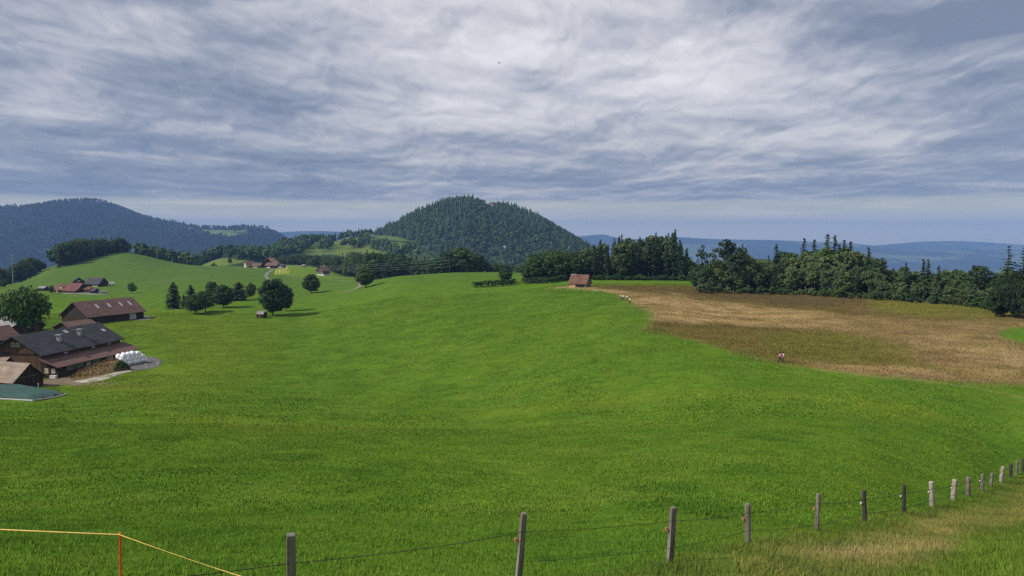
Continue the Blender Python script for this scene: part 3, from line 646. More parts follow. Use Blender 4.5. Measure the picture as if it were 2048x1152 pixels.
# spruce wood behind the little hut
g = 'trees of the dark wood behind the hut'
tt = [(1058,510),(1080,501),(1110,497),(1140,500),(1160,496),(1185,487),(1200,480),(1215,486),(1230,474),(1245,470),(1262,478),(1278,473),(1292,470),(1310,466),(1325,472),(1340,464),(1350,459),(1360,478),(1372,492),(1384,512)]
tb = [(1058,553),(1120,556),(1185,561),(1250,559),(1320,556),(1384,556)]
for row in range(4):
    n = 24
    for i in range(n):
        px = 1060 + (1380-1060)*(i+0.5+0.5*(random.random()-0.5))/n
        Y = 372 + row*11 + random.uniform(-3, 3); p = on(px, Y); _, dy, dz = ray(px, interp(tt, px) + random.uniform(-1, 6) + (3-row)*2.5)
        h = p.y*dz/dy - p.z
        if px < 1170: key, wd = ('maple' if random.random() < 0.7 else 'forest_spruce'), 0.95
        else: key, wd = ('forest_spruce' if random.random() < 0.8 else 'birch'), 1.0
        tree(key, p, h, 'tree in the tall dark spruce wood behind the red roofed hut', g, wd*random.uniform(0.9, 1.2))
for px, top in ((1201,478),(1243,468),(1279,472),(1311,464),(1349,458),(1336,465)):
    p = on(px, 385); _, dy, dz = ray(px, top); tree('spruce', p, p.y*dz/dy - p.z, 'tall spruce whose top stands above the dark wood behind the hut', 'spruces above the dark wood')
g = 'young trees inside the dark wood'
for i in range(44):
    px = 1062 + (1382-1062)*(i+random.random())/44; p = on(px, 384+random.uniform(-8, 26))
    tree('maple', p, random.uniform(8, 12), 'shaded young tree between the trunks of the dark wood behind the hut', g, 1.2)
g = 'bushes along the foot of the dark wood'
for i in range(26):
    px = 1186 + (1372-1186)*(i+random.random())/26; p = on(px, 366+random.uniform(-2, 2))
    tree('shrub', p, random.uniform(1.6, 3.4), 'low bush along the foot of the dark wood behind the hut', g, 1.2)
# mixed wood beyond the moor
g = 'trees of the mixed wood beyond the moor'
tb = [(1385,580),(1400,584),(1500,587),(1600,590),(1700,596),(1808,603),(1895,609),(1975,619),(2060,632)]
tt = [(1388,530),(1400,520),(1440,512),(1460,492),(1500,500),(1530,508),(1545,500),(1570,500),(1600,494),(1640,485),(1665,484),(1700,494),(1740,508),(1765,520),(1800,530),(1850,536),(1880,541),(1905,533),(1930,545),(1975,549),(2000,540),(2060,530)]
for row in range(5):
    n = 30
    for i in range(n):
        px = 1396 + (2062-1396)*(i+0.5+0.6*(random.random()-0.5))/n
        Y = at(px, interp(tb, px)).y + 4 + row*6.5 + random.uniform(-2, 2); p = on(px, Y)
        top = interp(tt, px); bs = interp(tb, px); fr = (0.55, 0.70, 0.84, 0.93, 1.0)[row]*random.uniform(0.88, 1.04)
        _, dy, dz = ray(px, bs - (bs-top)*fr); h = p.y*dz/dy - p.z
        q = random.random(); key = 'birch' if (row < 3 and q < 0.86) or q < 0.62 else ('maple' if q < 0.84 else ('spruce' if q < 0.90 else 'forest_spruce'))
        wd = {'birch': 1.2, 'maple': 0.75, 'forest_spruce': 1.25, 'spruce': 1.5}[key]; h *= (1.05 if 'spruce' in key and row > 2 else random.uniform(0.86, 1.02))
        tree(key, p, max(5, h), 'tree in the mixed wood along the far edge of the brown moor', g, wd*random.uniform(0.9, 1.15))
for key, px, top, lab, dY, wp in (
    ('wispy', 1403, 488, 'thin wispy pine at the left end of the mixed wood', 22, 24), ('wispy', 1424, 497, 'second thin wispy pine, just right of the thinnest one', 18, 34),
    ('pine', 1452, 477, 'tall loose crowned pine near the left end of the mixed wood', 16, 40), ('gaunt_spruce', 1483, 487, 'gaunt spruce right of the loose crowned pine', 12, 26),
    ('spruce', 1551, 487, 'pointed spruce above the left middle of the mixed wood', 24, 26), ('spruce', 1606, 476, 'dark spruce top left of the highest part of the mixed wood', 30, 24),
    ('spruce', 1626, 478, 'slender spruce left of the highest tree of the mixed wood', 30, 18), ('spruce', 1652, 467, 'highest spruce of the mixed wood beyond the moor', 30, 34), ('spruce', 1667, 470, 'spruce just right of the highest one in the mixed wood', 30, 28),
    ('spruce', 1686, 479, 'first of two dark spruces right of the highest one', 28, 26), ('spruce', 1698, 482, 'second of two dark spruces right of the highest one', 28, 26),
    ('spruce', 1735, 494, 'lone pointed spruce where the mixed wood drops to the right', 22, 26), ('spruce', 1764, 515, 'small pointed spruce right of the drop in the mixed wood', 16, 22), ('spruce', 1810, 525, 'small spruce tip between two low parts of the mixed wood', 14, 14),
    ('spruce', 1844, 517, 'left of twin spruce tips in the right part of the wood', 12, 20), ('spruce', 1854, 518, 'right of twin spruce tips in the right part of the wood', 12, 20), ('spruce', 1875, 530, 'narrow spruce right of the twin spruce tips', 10, 18),
    ('pine', 1467, 508, 'pine with a long bare pale trunk at the foot of the mixed wood', 3, 34), ('pine', 1481, 494, 'second pine with a long bare pale trunk, taller than the first', 4, 38),
    ('pine', 1955, 530, 'flat topped dark pine near the right edge of the photo', 10, 50), ('gaunt_spruce', 2012, 491, 'tall gaunt spruce at the right edge with bare gaps between boughs', 2, 50), ('gaunt_spruce', 2043, 494, 'gaunt spruce cut by the right edge of the photo', 4, 46)):
    p = on(px, at(px, interp(tb, px)).y + dY); _, dy, dz = ray(px, top); h = p.y*dz/dy - p.z
    tm = TEMPL[key][0]; tree(key, p, h, lab, None, max((1.7 if key == 'spruce' else 1.15)*(wp*p.y/FPX/2)/(tm[3]*h/tm[2]), 1.45 if key == 'spruce' else 0.0))
g = 'dark trees at the right edge before the mixed wood'
for px, by, top, wp in ((1990,634,575,34),(2008,634,566,40),(2030,637,560,44),(2052,639,556,46),(2000,632,552,40),(2025,632,540,46),(2056,634,535,46)):
    tree_px('leaf_tone', px, by, top, 'dark low tree at the right edge beside the green wedge of meadow', g, wp)
g = 'young trees inside the mixed wood'
for i in range(64):
    px = 1396 + (2062-1396)*(i+random.random())/64; p = on(px, at(px, interp(tb, px)).y + random.uniform(16, 34))
    tree('maple', p, random.uniform(7, 11), 'shaded young tree between the trunks of the mixed wood beyond the moor', g, 1.3)
g = 'bushes along the foot of the mixed wood'
for i in range(46):
    px = 1392 + (1980-1392)*(i+random.random())/46; p = at(px, interp(tb, px)+random.uniform(-1, 1.5))
    tree('pale_shrub' if random.random() < 0.6 else 'shrub', p, random.uniform(1.4, 3.8), 'low bush along the foot of the mixed wood beyond the moor', g, 1.0)
tree_px('pale_shrub', 1763, 601, 585, 'thin young sapling standing out before the mixed wood', None, 9)
# hedges on the meadow
def hedge(pts, h, label, wdt=1.8):
    r = np.random.default_rng(int(pts[0][0])); C = []
    P = [at(*q) for q in pts]
    for a, b in zip(P[:-1], P[1:]):
        n = int((b-a).length*55)
        for k in range(n):
            t = r.random(); q = a.lerp(b, t); u = r.random(); ht = h*(0.85+0.3*vnoise(np.array([q.x*0.4]), np.array([q.y*0.4]), 6)[0])
            ang = r.random()*math.pi
            C.append((q.x + math.cos(ang)*wdt*(0.35+0.65*r.random())*0.6, q.y + r.normal(0, wdt*0.4), q.z + ht*min(1, abs(math.sin(ang))*r.uniform(0.7, 1.1)+r.random()*0.3)))
    C = np.array(C); n = len(C)
    V, F = quads(C, r.normal(0, 1, (n, 3)) + [0, -0.3, 0.6], r.normal(0, 1, (n, 3)), 0.20+0.12*r.random(n), 0.24+0.14*r.random(n))
    o = P[0]; V = V - np.array(o)
    ob = link('hedge', mesh_np('hedge', V, F), M_LEAF); ob.location = o
    return tag(ob, label, 'hedge')
hedge([(946,575),(965,574.5),(985,573.5),(1005,572),(1030,568.5)], 2.6, 'dark clipped hedge under the small round tree on the meadow')
hedge([(1046,568),(1066,567),(1085,567),(1105,566),(1122,563),(1136,559)], 2.7, 'long ragged hedge left of the red roofed hut', 2.4)
tree_px('shrub', 1072, 566, 553, 'taller bush rising from the ragged hedge left of the hut', None, 12)
tree_px('shrub', 1104, 563, 552, 'second bush rising from the ragged hedge, nearer the hut', None, 14)

# ------------------------------------------------------------------ far woods that read as one mass (stuff)
def small_tree(kind, r):
    if kind == 0:     # conifer: ragged stacked skirts
        parts = []
        for z0, z1, rad in ((0.08,0.5,0.21),(0.30,0.74,0.16),(0.56,1.0,0.10)):
            n = 7; ang = np.arange(n)*2*math.pi/n + r.random(); rr = rad*(0.7+0.6*r.random(n))
            v = np.concatenate([np.stack([rr*np.cos(ang), rr*np.sin(ang), z0+0.06*r.random(n)], 1), [[0, 0, z1]]])
            f = np.array([(k, (k+1) % n, n) for k in range(n)]); parts.append((v, f))
        return cat(parts)
    n = 60; q = r.normal(0, 1, (n, 3)); q /= np.linalg.norm(q, axis=1, keepdims=True); q[:, 2] = np.abs(q[:, 2])*1.2-0.3
    lob = 0.75+0.35*np.sin(q[:, 0]*5+r.random()*6)*np.cos(q[:, 1]*5+r.random()*6)
    c = q*np.array([0.30, 0.30, 0.40])*lob[:, None] + [0, 0, 0.52]
    v, f = quads(c, q + r.normal(0, 0.35, (n, 3)), r.normal(0, 1, (n, 3)), 0.05+0.07*r.random(n), 0.06+0.07*r.random(n))
    return v, np.concatenate([f[:, [0,1,2]], f[:, [0,2,3]]])
RF = np.random.default_rng(5)
ST = ST
STEMS = {k: [small_tree(k, RF) for _ in range(8)] for k in (0, 1)}
def forest(name, P, hts, conif, label, dark=1.0):
    V = []; F = []; Cc = []; o = 0
    for (x, y, z), h, c in zip(P, hts, conif):
        v, f = STEMS[0 if c else 1][RF.integers(8)]; a = RF.random()*6.28; ca, sa = math.cos(a), math.sin(a); wd = h*RF.uniform(0.85, 1.2)
        vv = np.stack([(v[:,0]*ca - v[:,1]*sa)*wd + x, (v[:,0]*sa + v[:,1]*ca)*wd + y, v[:,2]*h + z - 0.3], 1)
        V.append(vv); F.append(f+o); o += len(vv)
        k = RF.uniform(0.7, 1.35)*dark; base = np.array([0.032,0.060,0.026]) if c else np.array([0.056,0.096,0.030])*(1 + 0.45*(RF.random() < 0.25))
        Cc.append(np.tile(base*k, (len(vv), 1)))
    me = mesh_np(name, np.concatenate(V), np.concatenate(F)); color_attr(me, 'cover', np.concatenate(Cc))
    m = MT(name+'_leaves', 0.9, 0.1); m.base(m.attr('cover'))
    return tag(link(name, me, m.m), label, 'wood', kind='stuff')
# the wooded hill
n = 5200; yy = 2150 - 460*RF.random(n)**0.8; yy[n-500:] = 2150 + 120*RF.random(500); xx = (700 + (1230-700)*RF.random(n) - 1024)/FPX*2150
zz_ = hill_z(xx, yy); gz = H(xx, yy); ppx, ppy = to_px(xx, yy, zz_)
ok = (zz_ > gz) & (poly_mask(ppx, ppy, [(738,474),(760,476),(800,487),(824,497),(800,509),(745,509),(720,495)], 1.0) < 0.5)
con = fbm(xx/70, yy/110, 150, 3) > np.where(ppx < 930, 0.46, 0.57) + np.where(ppy > 485, 0.10, 0)
clear = (np.abs(ppx-982) < 12) & (ppy > 404) & (ppy < 417) | (np.abs(ppx-1010) < 5) & (np.abs(ppy-497) < 8)
ok &= ~clear
ht = np.where(con, RF.uniform(11, 25, n), RF.uniform(10, 17, n))
forest('hill_wood', np.stack([xx, yy, zz_], 1)[ok], ht[ok], con[ok], 'dense mixed wood covering the round hill in the middle')
# the long mountain
n = 9000; yy = 5200 - 1450*RF.random(n)**0.75; xx = (-60 + 680*RF.random(n) - 1024)/FPX*5200
zz_ = mtn_z(xx, yy); ppx, ppy = to_px(xx, yy, zz_); bad = np.zeros(n)
for pts in MEADOWS: bad = np.maximum(bad, poly_mask(ppx, ppy, pts, 1.0))
ok = (bad < 0.5) & (zz_ > H(xx, yy))
forest('mountain_wood', np.stack([xx, yy, zz_], 1)[ok], RF.uniform(16, 30, n)[ok], (RF.random(n) < 0.75)[ok], 'dark blue wood covering the long mountain on the left', 0.42)
# woods in the valley on the left and on the shoulder of the hill
def base_points(poly, n, ymin, ymax):
    P = np.array(poly, float); out = []
    lo, hi = P.min(0), P.max(0)
    while len(out) < n:
        q = lo + (hi-lo)*RF.random((400, 2))
        for (a, b), ins in zip(q, poly_mask(q[:, 0], q[:, 1], poly, 0.01) > 0.5):
            if ins:
                p = at(a, b, ymin, ymax)
                out.append(p)
                if len(out) >= n: break
    return np.array([tuple(p) for p in out])
P = np.concatenate([
    base_points([(262,519),(330,513),(380,509),(430,505),(520,505),(560,512),(560,522),(520,524),(430,515),(395,523),(372,530),(330,523),(290,521)], 420, 930, 1500),
    base_points([(545,514),(560,492),(600,484),(640,477),(672,473),(640,481),(612,503),(600,510)], 330, 1000, 1950),
    base_points([(636,504),(648,487),(660,486),(664,501)], 34, 1000, 1950), base_points([(684,499),(704,489),(738,482),(741,488),(716,496)], 40, 1000, 1950),
    base_points([(648,475),(700,473.5),(742,473),(742,476),(700,476)], 60, 1500, 2000), base_points([(735,497),(750,485),(800,504),(830,498),(850,515),(780,514)], 90, 1200, 2000)])
hh = RF.uniform(13, 23, len(P))
forest('valley_wood', P, hh, RF.random(len(P)) < 0.6, 'bluish green woods in the valley between mountain and wooded hill')

# ================================================================== buildings
def wood_mat(name, c0, c1, sc=5.0, axis=(1, 1, 0.04)):
    m = MT(name, 0.9, 0.15); p = m.pos(axis, world=False)
    n = m.noise(p, sc, 4, 0.6); n2 = m.noise(m.pos((1,1,1), world=False), 0.7, 4, 0.6)
    c = m.mix(m.ramp(n, [(0.3, 0.0), (0.7, 1.0)]), c0, c1); c = m.mix(1.0, c, m.ramp(n2, [(0.3, 0.7), (0.7, 1.25)]), 'MULTIPLY')
    m.base(c); m.bump(n, 0.5, 0.03); return m.m
def roof_mat(name, c0, c1, rows=2.6, rough=0.8):
    m = MT(name, rough, 0.25)
    wv = m.node('ShaderNodeTexWave', wave_type='BANDS', bands_direction='Z'); m.l.new(m.pos((1,1,1), world=False), wv.inputs['Vector']); wv.inputs['Scale'].default_value = rows; wv.inputs['Distortion'].default_value = 0.4
    n = m.noise(m.pos((1,1,1), world=False), 0.45, 5, 0.65); n2 = m.noise(m.pos((1,1,1), world=False), 5.0, 3, 0.7)
    c = m.mix(m.ramp(n, [(0.3, 0.0), (0.7, 1.0)]), c0, c1); c = m.mix(1.0, c, m.ramp(wv.outputs['Fac'], [(0.0, 0.82), (1.0, 1.08)]), 'MULTIPLY')
    c = m.mix(1.0, c, m.ramp(n2, [(0.3, 0.68), (0.7, 1.3)]), 'MULTIPLY')
    n3 = m.noise(m.pos((0.25,1.6,1.6), world=False), 0.8, 4, 0.7); c = m.mix(1.0, c, m.ramp(n3, [(0.35, 0.72), (0.55, 1.0), (0.75, 1.12)]), 'MULTIPLY'); m.base(c); return m.m
def plain(name, c, rough=0.8, spec=0.3, var=0.15, sc=3.0):
    m = MT(name, rough, spec); n = m.noise(m.pos((1,1,1), world=False), sc, 4, 0.6)
    m.base(m.mix(1.0, c, m.ramp(n, [(0.3, 1-var), (0.7, 1+var)]), 'MULTIPLY')); return m.m
W_DARK = wood_mat('dark_boards', (0.028,0.020,0.015), (0.060,0.042,0.030))
W_BROWN = wood_mat('brown_boards', (0.060,0.034,0.022), (0.130,0.078,0.048))
W_GREY = wood_mat('weathered_boards', (0.090,0.080,0.072), (0.185,0.165,0.150))
W_TAN = wood_mat('new_boards', (0.40,0.25,0.13), (0.56,0.38,0.22))
R_SLATE = roof_mat('slate_roof', (0.034,0.036,0.040), (0.060,0.062,0.068)); R_RED = roof_mat('redbrown_roof', (0.122,0.068,0.056), (0.172,0.100,0.083))
R_TAN = roof_mat('old_sheet_roof', (0.22,0.160,0.120), (0.34,0.260,0.205), 1.0); R_TILE = roof_mat('tile_roof', (0.110,0.056,0.038), (0.205,0.112,0.074), 3.2)
R_BRIGHT = roof_mat('red_tile_roof', (0.120,0.042,0.034), (0.180,0.066,0.050)); R_GREY = roof_mat('grey_sheet_roof', (0.20,0.19,0.19), (0.30,0.285,0.28), 1.2)
R_ORANGE = roof_mat('orange_roof', (0.40,0.22,0.13), (0.50,0.30,0.19)); R_METAL = roof_mat('pale_metal_roof', (0.14,0.10,0.10), (0.36,0.33,0.34), 0.8, 0.6)
P_WHITE = plain('white_plaster', (0.62,0.60,0.56)); P_CREAM = plain('cream_plaster', (0.58,0.44,0.36)); P_STONE = plain('greyish_plaster', (0.36,0.31,0.29)); P_CONC = plain('concrete', (0.36,0.34,0.31)); P_FRAME = plain('white_frame', (0.62,0.60,0.55))
P_DARK = plain('dark_opening', (0.018,0.017,0.016)); P_SHEET = plain('white_sheet', (0.78,0.78,0.78), 0.4, 0.5, 0.06); P_METAL = plain('grey_metal', (0.30,0.31,0.33), 0.45, 0.5)
P_YELLOW = plain('yellow_pane', (0.60,0.48,0.20)); P_GATE = plain('pale_gate', (0.38,0.38,0.40))
gm = MT('window_glass', 0.15, 0.6); gm.base((0.035, 0.042, 0.050)); P_GLASS = gm.m

class MB:
    def __init__(s): s.v = []; s.f = []
    def add(s, v, f): o = len(s.v); s.v += [tuple(q) for q in v]; s.f += [tuple(i+o for i in q) for q in f]; return s
    def box(s, x0, x1, y0, y1, z0, z1):
        return s.add([(x0,y0,z0),(x1,y0,z0),(x1,y1,z0),(x0,y1,z0),(x0,y0,z1),(x1,y0,z1),(x1,y1,z1),(x0,y1,z1)],
                     [(0,3,2,1),(4,5,6,7),(0,1,5,4),(1,2,6,5),(2,3,7,6),(3,0,4,7)])
    def prism(s, prof, x0, x1):            # prof: (y, z) outline, counter-clockwise seen from +x
        n = len(prof); s.add([(x0, y, z) for y, z in prof] + [(x1, y, z) for y, z in prof],
            [tuple(range(n-1, -1, -1)), tuple(range(n, 2*n))] + [(i, (i+1) % n, n+(i+1) % n, n+i) for i in range(n)]); return s
    def cyl(s, p0, p1, r0, r1=None, n=8):
        v, f = tube_np([p0, tuple((np.array(p0)+np.array(p1))/2), p1], [r0, (r0+(r1 or r0))/2, r1 or r0], n)
        k = len(v); s.add(v, [tuple(q) for q in f] + [tuple(range(n)), tuple(range(k-1, k-n-1, -1))]); return s
    def build(s, name, mat, parent=None, smooth=False):
        me = bpy.data.meshes.new(name); me.from_pydata(s.v, [], s.f); me.update()
        if smooth:
            for p in me.polygons: p.use_smooth = True
        return link(name, me, mat, parent)

def roof_prof(W, he, hr, ro, ov, th=0.16, lift=0.05):
    """outline of two roof slopes as one bent slab; ro = ridge position across the width"""
    s0 = (hr-he)/ro; s1 = (hr-he)/(W-ro)
    a = (-ov, he - s0*ov + lift); b = (ro, hr + lift); c = (W+ov, he - s1*ov + lift)
    return [a, b, c, (c[0], c[1]+th), (b[0], b[1]+th*1.15), (a[0], a[1]+th)]
def window(parent, face, a, z, w, h, at0, frame=None, pane=None, name='window'):
    """face: 'y' wall at local y = at0 looking to -y; 'x' wall at local x = at0 looking to -x; 'X' looking to +x"""
    fr = MB(); pn = MB(); t = 0.09; d = 0.08
    def bx(mb, a0, a1, z0, z1, o0, o1):
        if face == 'y': mb.box(a0, a1, at0-o1, at0-o0, z0, z1)
        elif face == 'Y': mb.box(a0, a1, at0+o0, at0+o1, z0, z1)
        elif face == 'x': mb.box(at0-o1, at0-o0, a0, a1, z0, z1)
        else: mb.box(at0+o0, at0+o1, a0, a1, z0, z1)
    a0, a1, z0, z1 = a-w/2, a+w/2, z-h/2, z+h/2
    bx(fr, a0, a1, z1-t, z1, 0.003, d); bx(fr, a0, a1, z0, z0+t, 0.003, d); bx(fr, a0, a0+t, z0+t, z1-t, 0.003, d); bx(fr, a1-t, a1, z0+t, z1-t, 0.003, d); bx(fr, a-t/2, a+t/2, z0+t, z1-t, 0.003, d)
    bx(pn, a0+t, a1-t, z0+t, z1-t, 0.002, 0.035)
    f = fr.build(name, frame or P_FRAME, parent); pn.build('pane', pane or P_GLASS, f); return f
def house(name, label, cat, p0, u, L, W, he, hr, wall, roof, ro=None, ov=0.5, ox=0.5, group=None, depth=2.0):
    """gabled building: p0 = ground corner, u = ridge direction, width runs to the left of u"""
    r = empty(name, p0, math.atan2(u[1], u[0])); tag(r, label, cat, group); ro = W/2 if ro is None else ro
    MB().prism([(0,-depth),(W,-depth),(W,he),(ro,hr),(0,he)], 0, L).build('wall', wall, r)
    rf = MB().prism(roof_prof(W, he, hr, ro, ov), -ox, L+ox).build('roof', roof, r)
    return r, rf
def slab(parent, pts, th, name, mat):
    v = [tuple(p) for p in pts]; return MB().add(v + [(a, b, c+th) for a, b, c in v], [(3,2,1,0),(4,5,6,7),(0,1,5,4),(1,2,6,5),(2,3,7,6),(3,0,4,7)]).build(name, mat, parent)
def door(parent, face, a, w, h, at0, mat, name='door', z0=0.0):
    d = MB()
    if face == 'y': d.box(a-w/2, a+w/2, at0-0.09, at0-0.003, z0, z0+h)
    elif face == 'x': d.box(at0-0.09, at0-0.003, a-w/2, a+w/2, z0, z0+h)
    elif face == 'Y': d.box(a-w/2, a+w/2, at0+0.003, at0+0.09, z0, z0+h)
    else: d.box(at0+0.003, at0+0.09, a-w/2, a+w/2, z0, z0+h)
    return d.build(name, mat, parent)

# ---- the big barn with the lean-to
c0 = at(116, 757); U = Vector((0.155, 0.988))
b, rf = house('barn', 'large dark timber barn with slate grey roof and red brown lean-to beside white bales', 'barn', c0, U, 28, 17.5, 5.8, 9.6, W_BROWN, R_SLATE, 10.9, 0.9, 0.9)
bpy.data.objects.remove(b.children[0]) if b.children[0].name.startswith('wall') else bpy.data.objects.remove(b.children[1])
MB().prism([(4.3,-2),(17.5,-2),(17.5,5.8),(10.9,9.6),(4.3,5.8)], 0, 28).build('wall', W_BROWN, b)
bpy.data.objects.remove(rf); s0 = 3.8/6.6
pr = [(4.3-1.0, 5.8-s0*1.0+0.05), (10.9, 9.65), (18.5, 5.8-s0+0.05), (18.5, 5.98-s0), (10.9, 9.85), (3.3, 5.98-s0)]
rf = MB().prism(pr, -1.0, 28.6).build('roof', R_SLATE, b)
MB().prism([(0,-2),(4.298,-2),(4.298,4.25),(0,2.85)], 0, 28).build('lean_to_wall', W_DARK, b)
slab(b, [(-0.9,-0.9,2.62),(29.4,-0.9,2.62),(29.4,4.295,4.38),(-0.9,4.295,4.38)], 0.15, 'lean_to_roof', R_RED)
for x, y in ((9.0, 6.9), (17.0, 7.6)):                                   # ventilation chimneys on the slope we see
    z = 5.8+(y-4.3)*s0
    ch = MB().box(x-0.4, x+0.4, y-0.4, y+0.4, z-0.4, z+1.5).build('chimney', P_METAL, rf); MB().box(x-0.65, x+0.65, y-0.6, y+0.6, z+1.62, z+1.74).build('chimney_cap', P_METAL, b)
for x, y in ((14.5, 9.4), (26.0, 7.6)):
    z = 5.8+(y-4.3)*s0+0.26; MB().add([(x-0.5,y-0.5,z-0.5*s0),(x+0.5,y-0.5,z-0.5*s0),(x+0.5,y+0.5,z+0.5*s0),(x-0.5,y+0.5,z+0.5*s0),(x-0.5,y-0.5,z-0.5*s0+0.1),(x+0.5,y-0.5,z-0.5*s0+0.1),(x+0.5,y+0.5,z+0.5*s0+0.1),(x-0.5,y+0.5,z+0.5*s0+0.1)], [(0,3,2,1),(4,5,6,7),(0,1,5,4),(1,2,6,5),(2,3,7,6),(3,0,4,7)]).build('skylight', P_GATE, rf)
for x in (8.0, 17.6, 23.6): window(b, 'y', x, 4.98, 1.2, 0.8, 4.3, P_FRAME, P_GATE)
for y in (10.2, 11.5): window(b, 'x', y, 7.7, 0.95, 0.9, 0.0)
window(b, 'x', 2.9, 1.75, 0.95, 1.15, 0.0, P_FRAME, P_YELLOW); window(b, 'x', 1.1, 1.75, 0.95, 1.15, 0.0, P_FRAME, P_GATE)
for x in (4.2, 7.3, 13.0): window(b, 'y', x, 1.9, 2.4, 0.9, 0.0, P_METAL)
for x in (18.0, 22.0): window(b, 'y', x, 1.9, 2.2, 0.9, 0.0, P_FRAME, P_GATE)
door(b, 'y', 10.2, 1.5, 2.2, 0.0, P_METAL)
door(b, 'y', 26.4, 2.6, 2.4, 0.0, P_DARK, 'barn_door')
MB().box(-0.72, -0.02, 0.1, 1.6, -0.8, 0.75).build('white_box', P_WHITE, b)
MB().box(-0.16, -0.004, 4.3, 17.5, 5.55, 5.75).build('beam', W_DARK, b)
slab(b, [(-2.6,12.3,3.2),(-0.02,12.3,4.7),(-0.02,17.3,4.7),(-2.6,17.3,3.2)], 0.14, 'porch_roof', R_TAN)
MB().prism([(12.7,-2),(17.0,-2),(17.0,3.1),(12.7,3.1)], -2.2, -0.02).build('porch', W_BROWN, b)

# ---- hut with the tan sheet roof in the left foreground of the farm
p = at(87, 771); b, rf = house('hut', 'black boarded hut with patchy tan sheet roof beside the green cover', 'hut', p, (-0.95, 0.31), 14, 7.0, 2.35, 5.3, W_DARK, R_TAN, None, 0.7, 0.7)
MB().box(-0.06, -0.004, 0.2, 6.8, 2.6, 2.75).build('beam', W_GREY, b); door(b, 'x', 4.6, 1.6, 2.0, 0.0, W_DARK)
# ---- long red roofed barn in the middle of the farm
p = at(177, 649); b, rf = house('barn', 'long dark barn with plain red brown roof and pale gate standing behind the big barn', 'barn', p, (0.41, 0.912), 24.5, 15.0, 3.1, 8.0, W_DARK, R_RED, None, 0.9, 0.8)
for x in (7.0, 12.2, 17.4, 21.6):
    s = 4.9/7.5; y = 4.2; z = 3.1+y*s+0.24
    MB().add([(x-0.45,y-1.0,z-s),(x+0.45,y-1.0,z-s),(x+0.45,y+1.0,z+s),(x-0.45,y+1.0,z+s),(x-0.45,y-1.0,z-s+0.08),(x+0.45,y-1.0,z-s+0.08),(x+0.45,y+1.0,z+s+0.08),(x-0.45,y+1.0,z+s+0.08)], [(0,3,2,1),(4,5,6,7),(0,1,5,4),(1,2,6,5),(2,3,7,6),(3,0,4,7)]).build('skylight', P_GATE, rf)
door(b, 'y', 19.3, 3.0, 2.7, 0.0, P_GATE, 'gate'); MB().box(17.0, 17.5, -0.11, -0.004, -0.5, 3.0).build('beam', W_DARK, b)
window(b, 'x', 9.5, 3.6, 1.6, 1.2, 0.0, W_GREY, P_DARK)
# ---- low red roof right behind the big barn, red roof left of it, grey roofed shed by the ash
p = on(146, 236); b, rf = house('shed', 'low shed with flat red brown roof peeping over ridge of the big barn', 'shed', p, (0.42, 0.907), 9, 9, 2.6, 4.4, W_DARK, R_RED, None, 0.6, 0.6)
_, dy, dz = ray(150, 644); 
b.location.z = 238*dz/dy - 4.6
p = on(-6, 214); b, rf = house('shed', 'red roofed shed at the left edge, behind the gable of the big barn', 'shed', p, (0.35, 0.937), 7, 10, 3.2, 6.3, W_BROWN, R_RED, None, 0.6, 0.6)
_, dy, dz = ray(6, 655); b.location.z = 218*dz/dy - 6.3
p = at(86, 661); b, rf = house('shed', 'dark shed with grey sheet roof behind the airy ash tree', 'shed', p, (-0.90, 0.43), 22, 10.5, 2.6, 5.4, W_DARK, R_GREY, None, 0.6, 0.6)
window(b, 'x', 5.0, 2.0, 1.0, 0.8, 0.0); door(b, 'x', 2.2, 1.6, 2.0, 0.0, W_BROWN)
# ---- little hut on the moor edge
p = at(1175, 574.6); p = p + Vector((1.8, 4.2, 0)); p.z = Hs(p.x, p.y-2)
b, rf = house('hut', 'lone wooden hut with steep red brown tile roof between meadow and moor', 'hut', p, (-0.90, 0.436), 7.2, 5.6, 1.5, 4.7, W_GREY, R_TILE, None, 0.35, 0.35)
MB().box(4.6, 7.18, 5.604, 5.66, -0.3, 1.5).build('board_panel', W_TAN, b); door(b, 'Y', 2.6, 3.4, 1.42, 5.6, P_DARK, 'opening', -0.1)  # opening is a near-black panel, the inner shade put into its colour
MB().box(5.2, 7.4, 2.6, 3.0, 4.90, 5.02).build('ridge_cap', P_WHITE, rf)
# ---- field hut under the biggest maple
p = at(534, 635); b, rf = house('hut', 'tiny dark field hut with pale metal roof beneath the biggest maple', 'hut', p, (-0.94, 0.34), 3.2, 2.6, 1.7, 2.6, W_DARK, R_METAL, None, 0.3, 0.35)
door(b, 'Y', 1.6, 1.0, 1.5, 2.6, W_BROWN)
# ---- timbered chalet
p = at(647.5, 551.5); b, rf = house('chalet', 'timbered chalet with white window rows on the bright pasture', 'chalet', p, (0.55, 0.835), 7.0, 8.6, 4.6, 8.2, W_DARK, R_TILE, None, 0.9, 0.7)
MB().box(-0.05, 7.05, -0.05, 8.65, -1.5, 1.3).build('plinth', P_WHITE, b)
for z, ys in ((2.3, (1.2,2.7,4.3,5.9,7.4)), (4.4, (2.0,3.4,5.2,6.6)), (6.2, (4.3,))):
    for y in ys: window(b, 'x', y, z, 0.95, 1.05, 0.0)
for x in (2.0, 5.0): window(b, 'y', x, 2.4, 1.0, 1.1, 0.0)
MB().box(3.0, 3.7, 3.0, 3.7, 7.0, 9.0).build('chimney', P_CONC, rf)
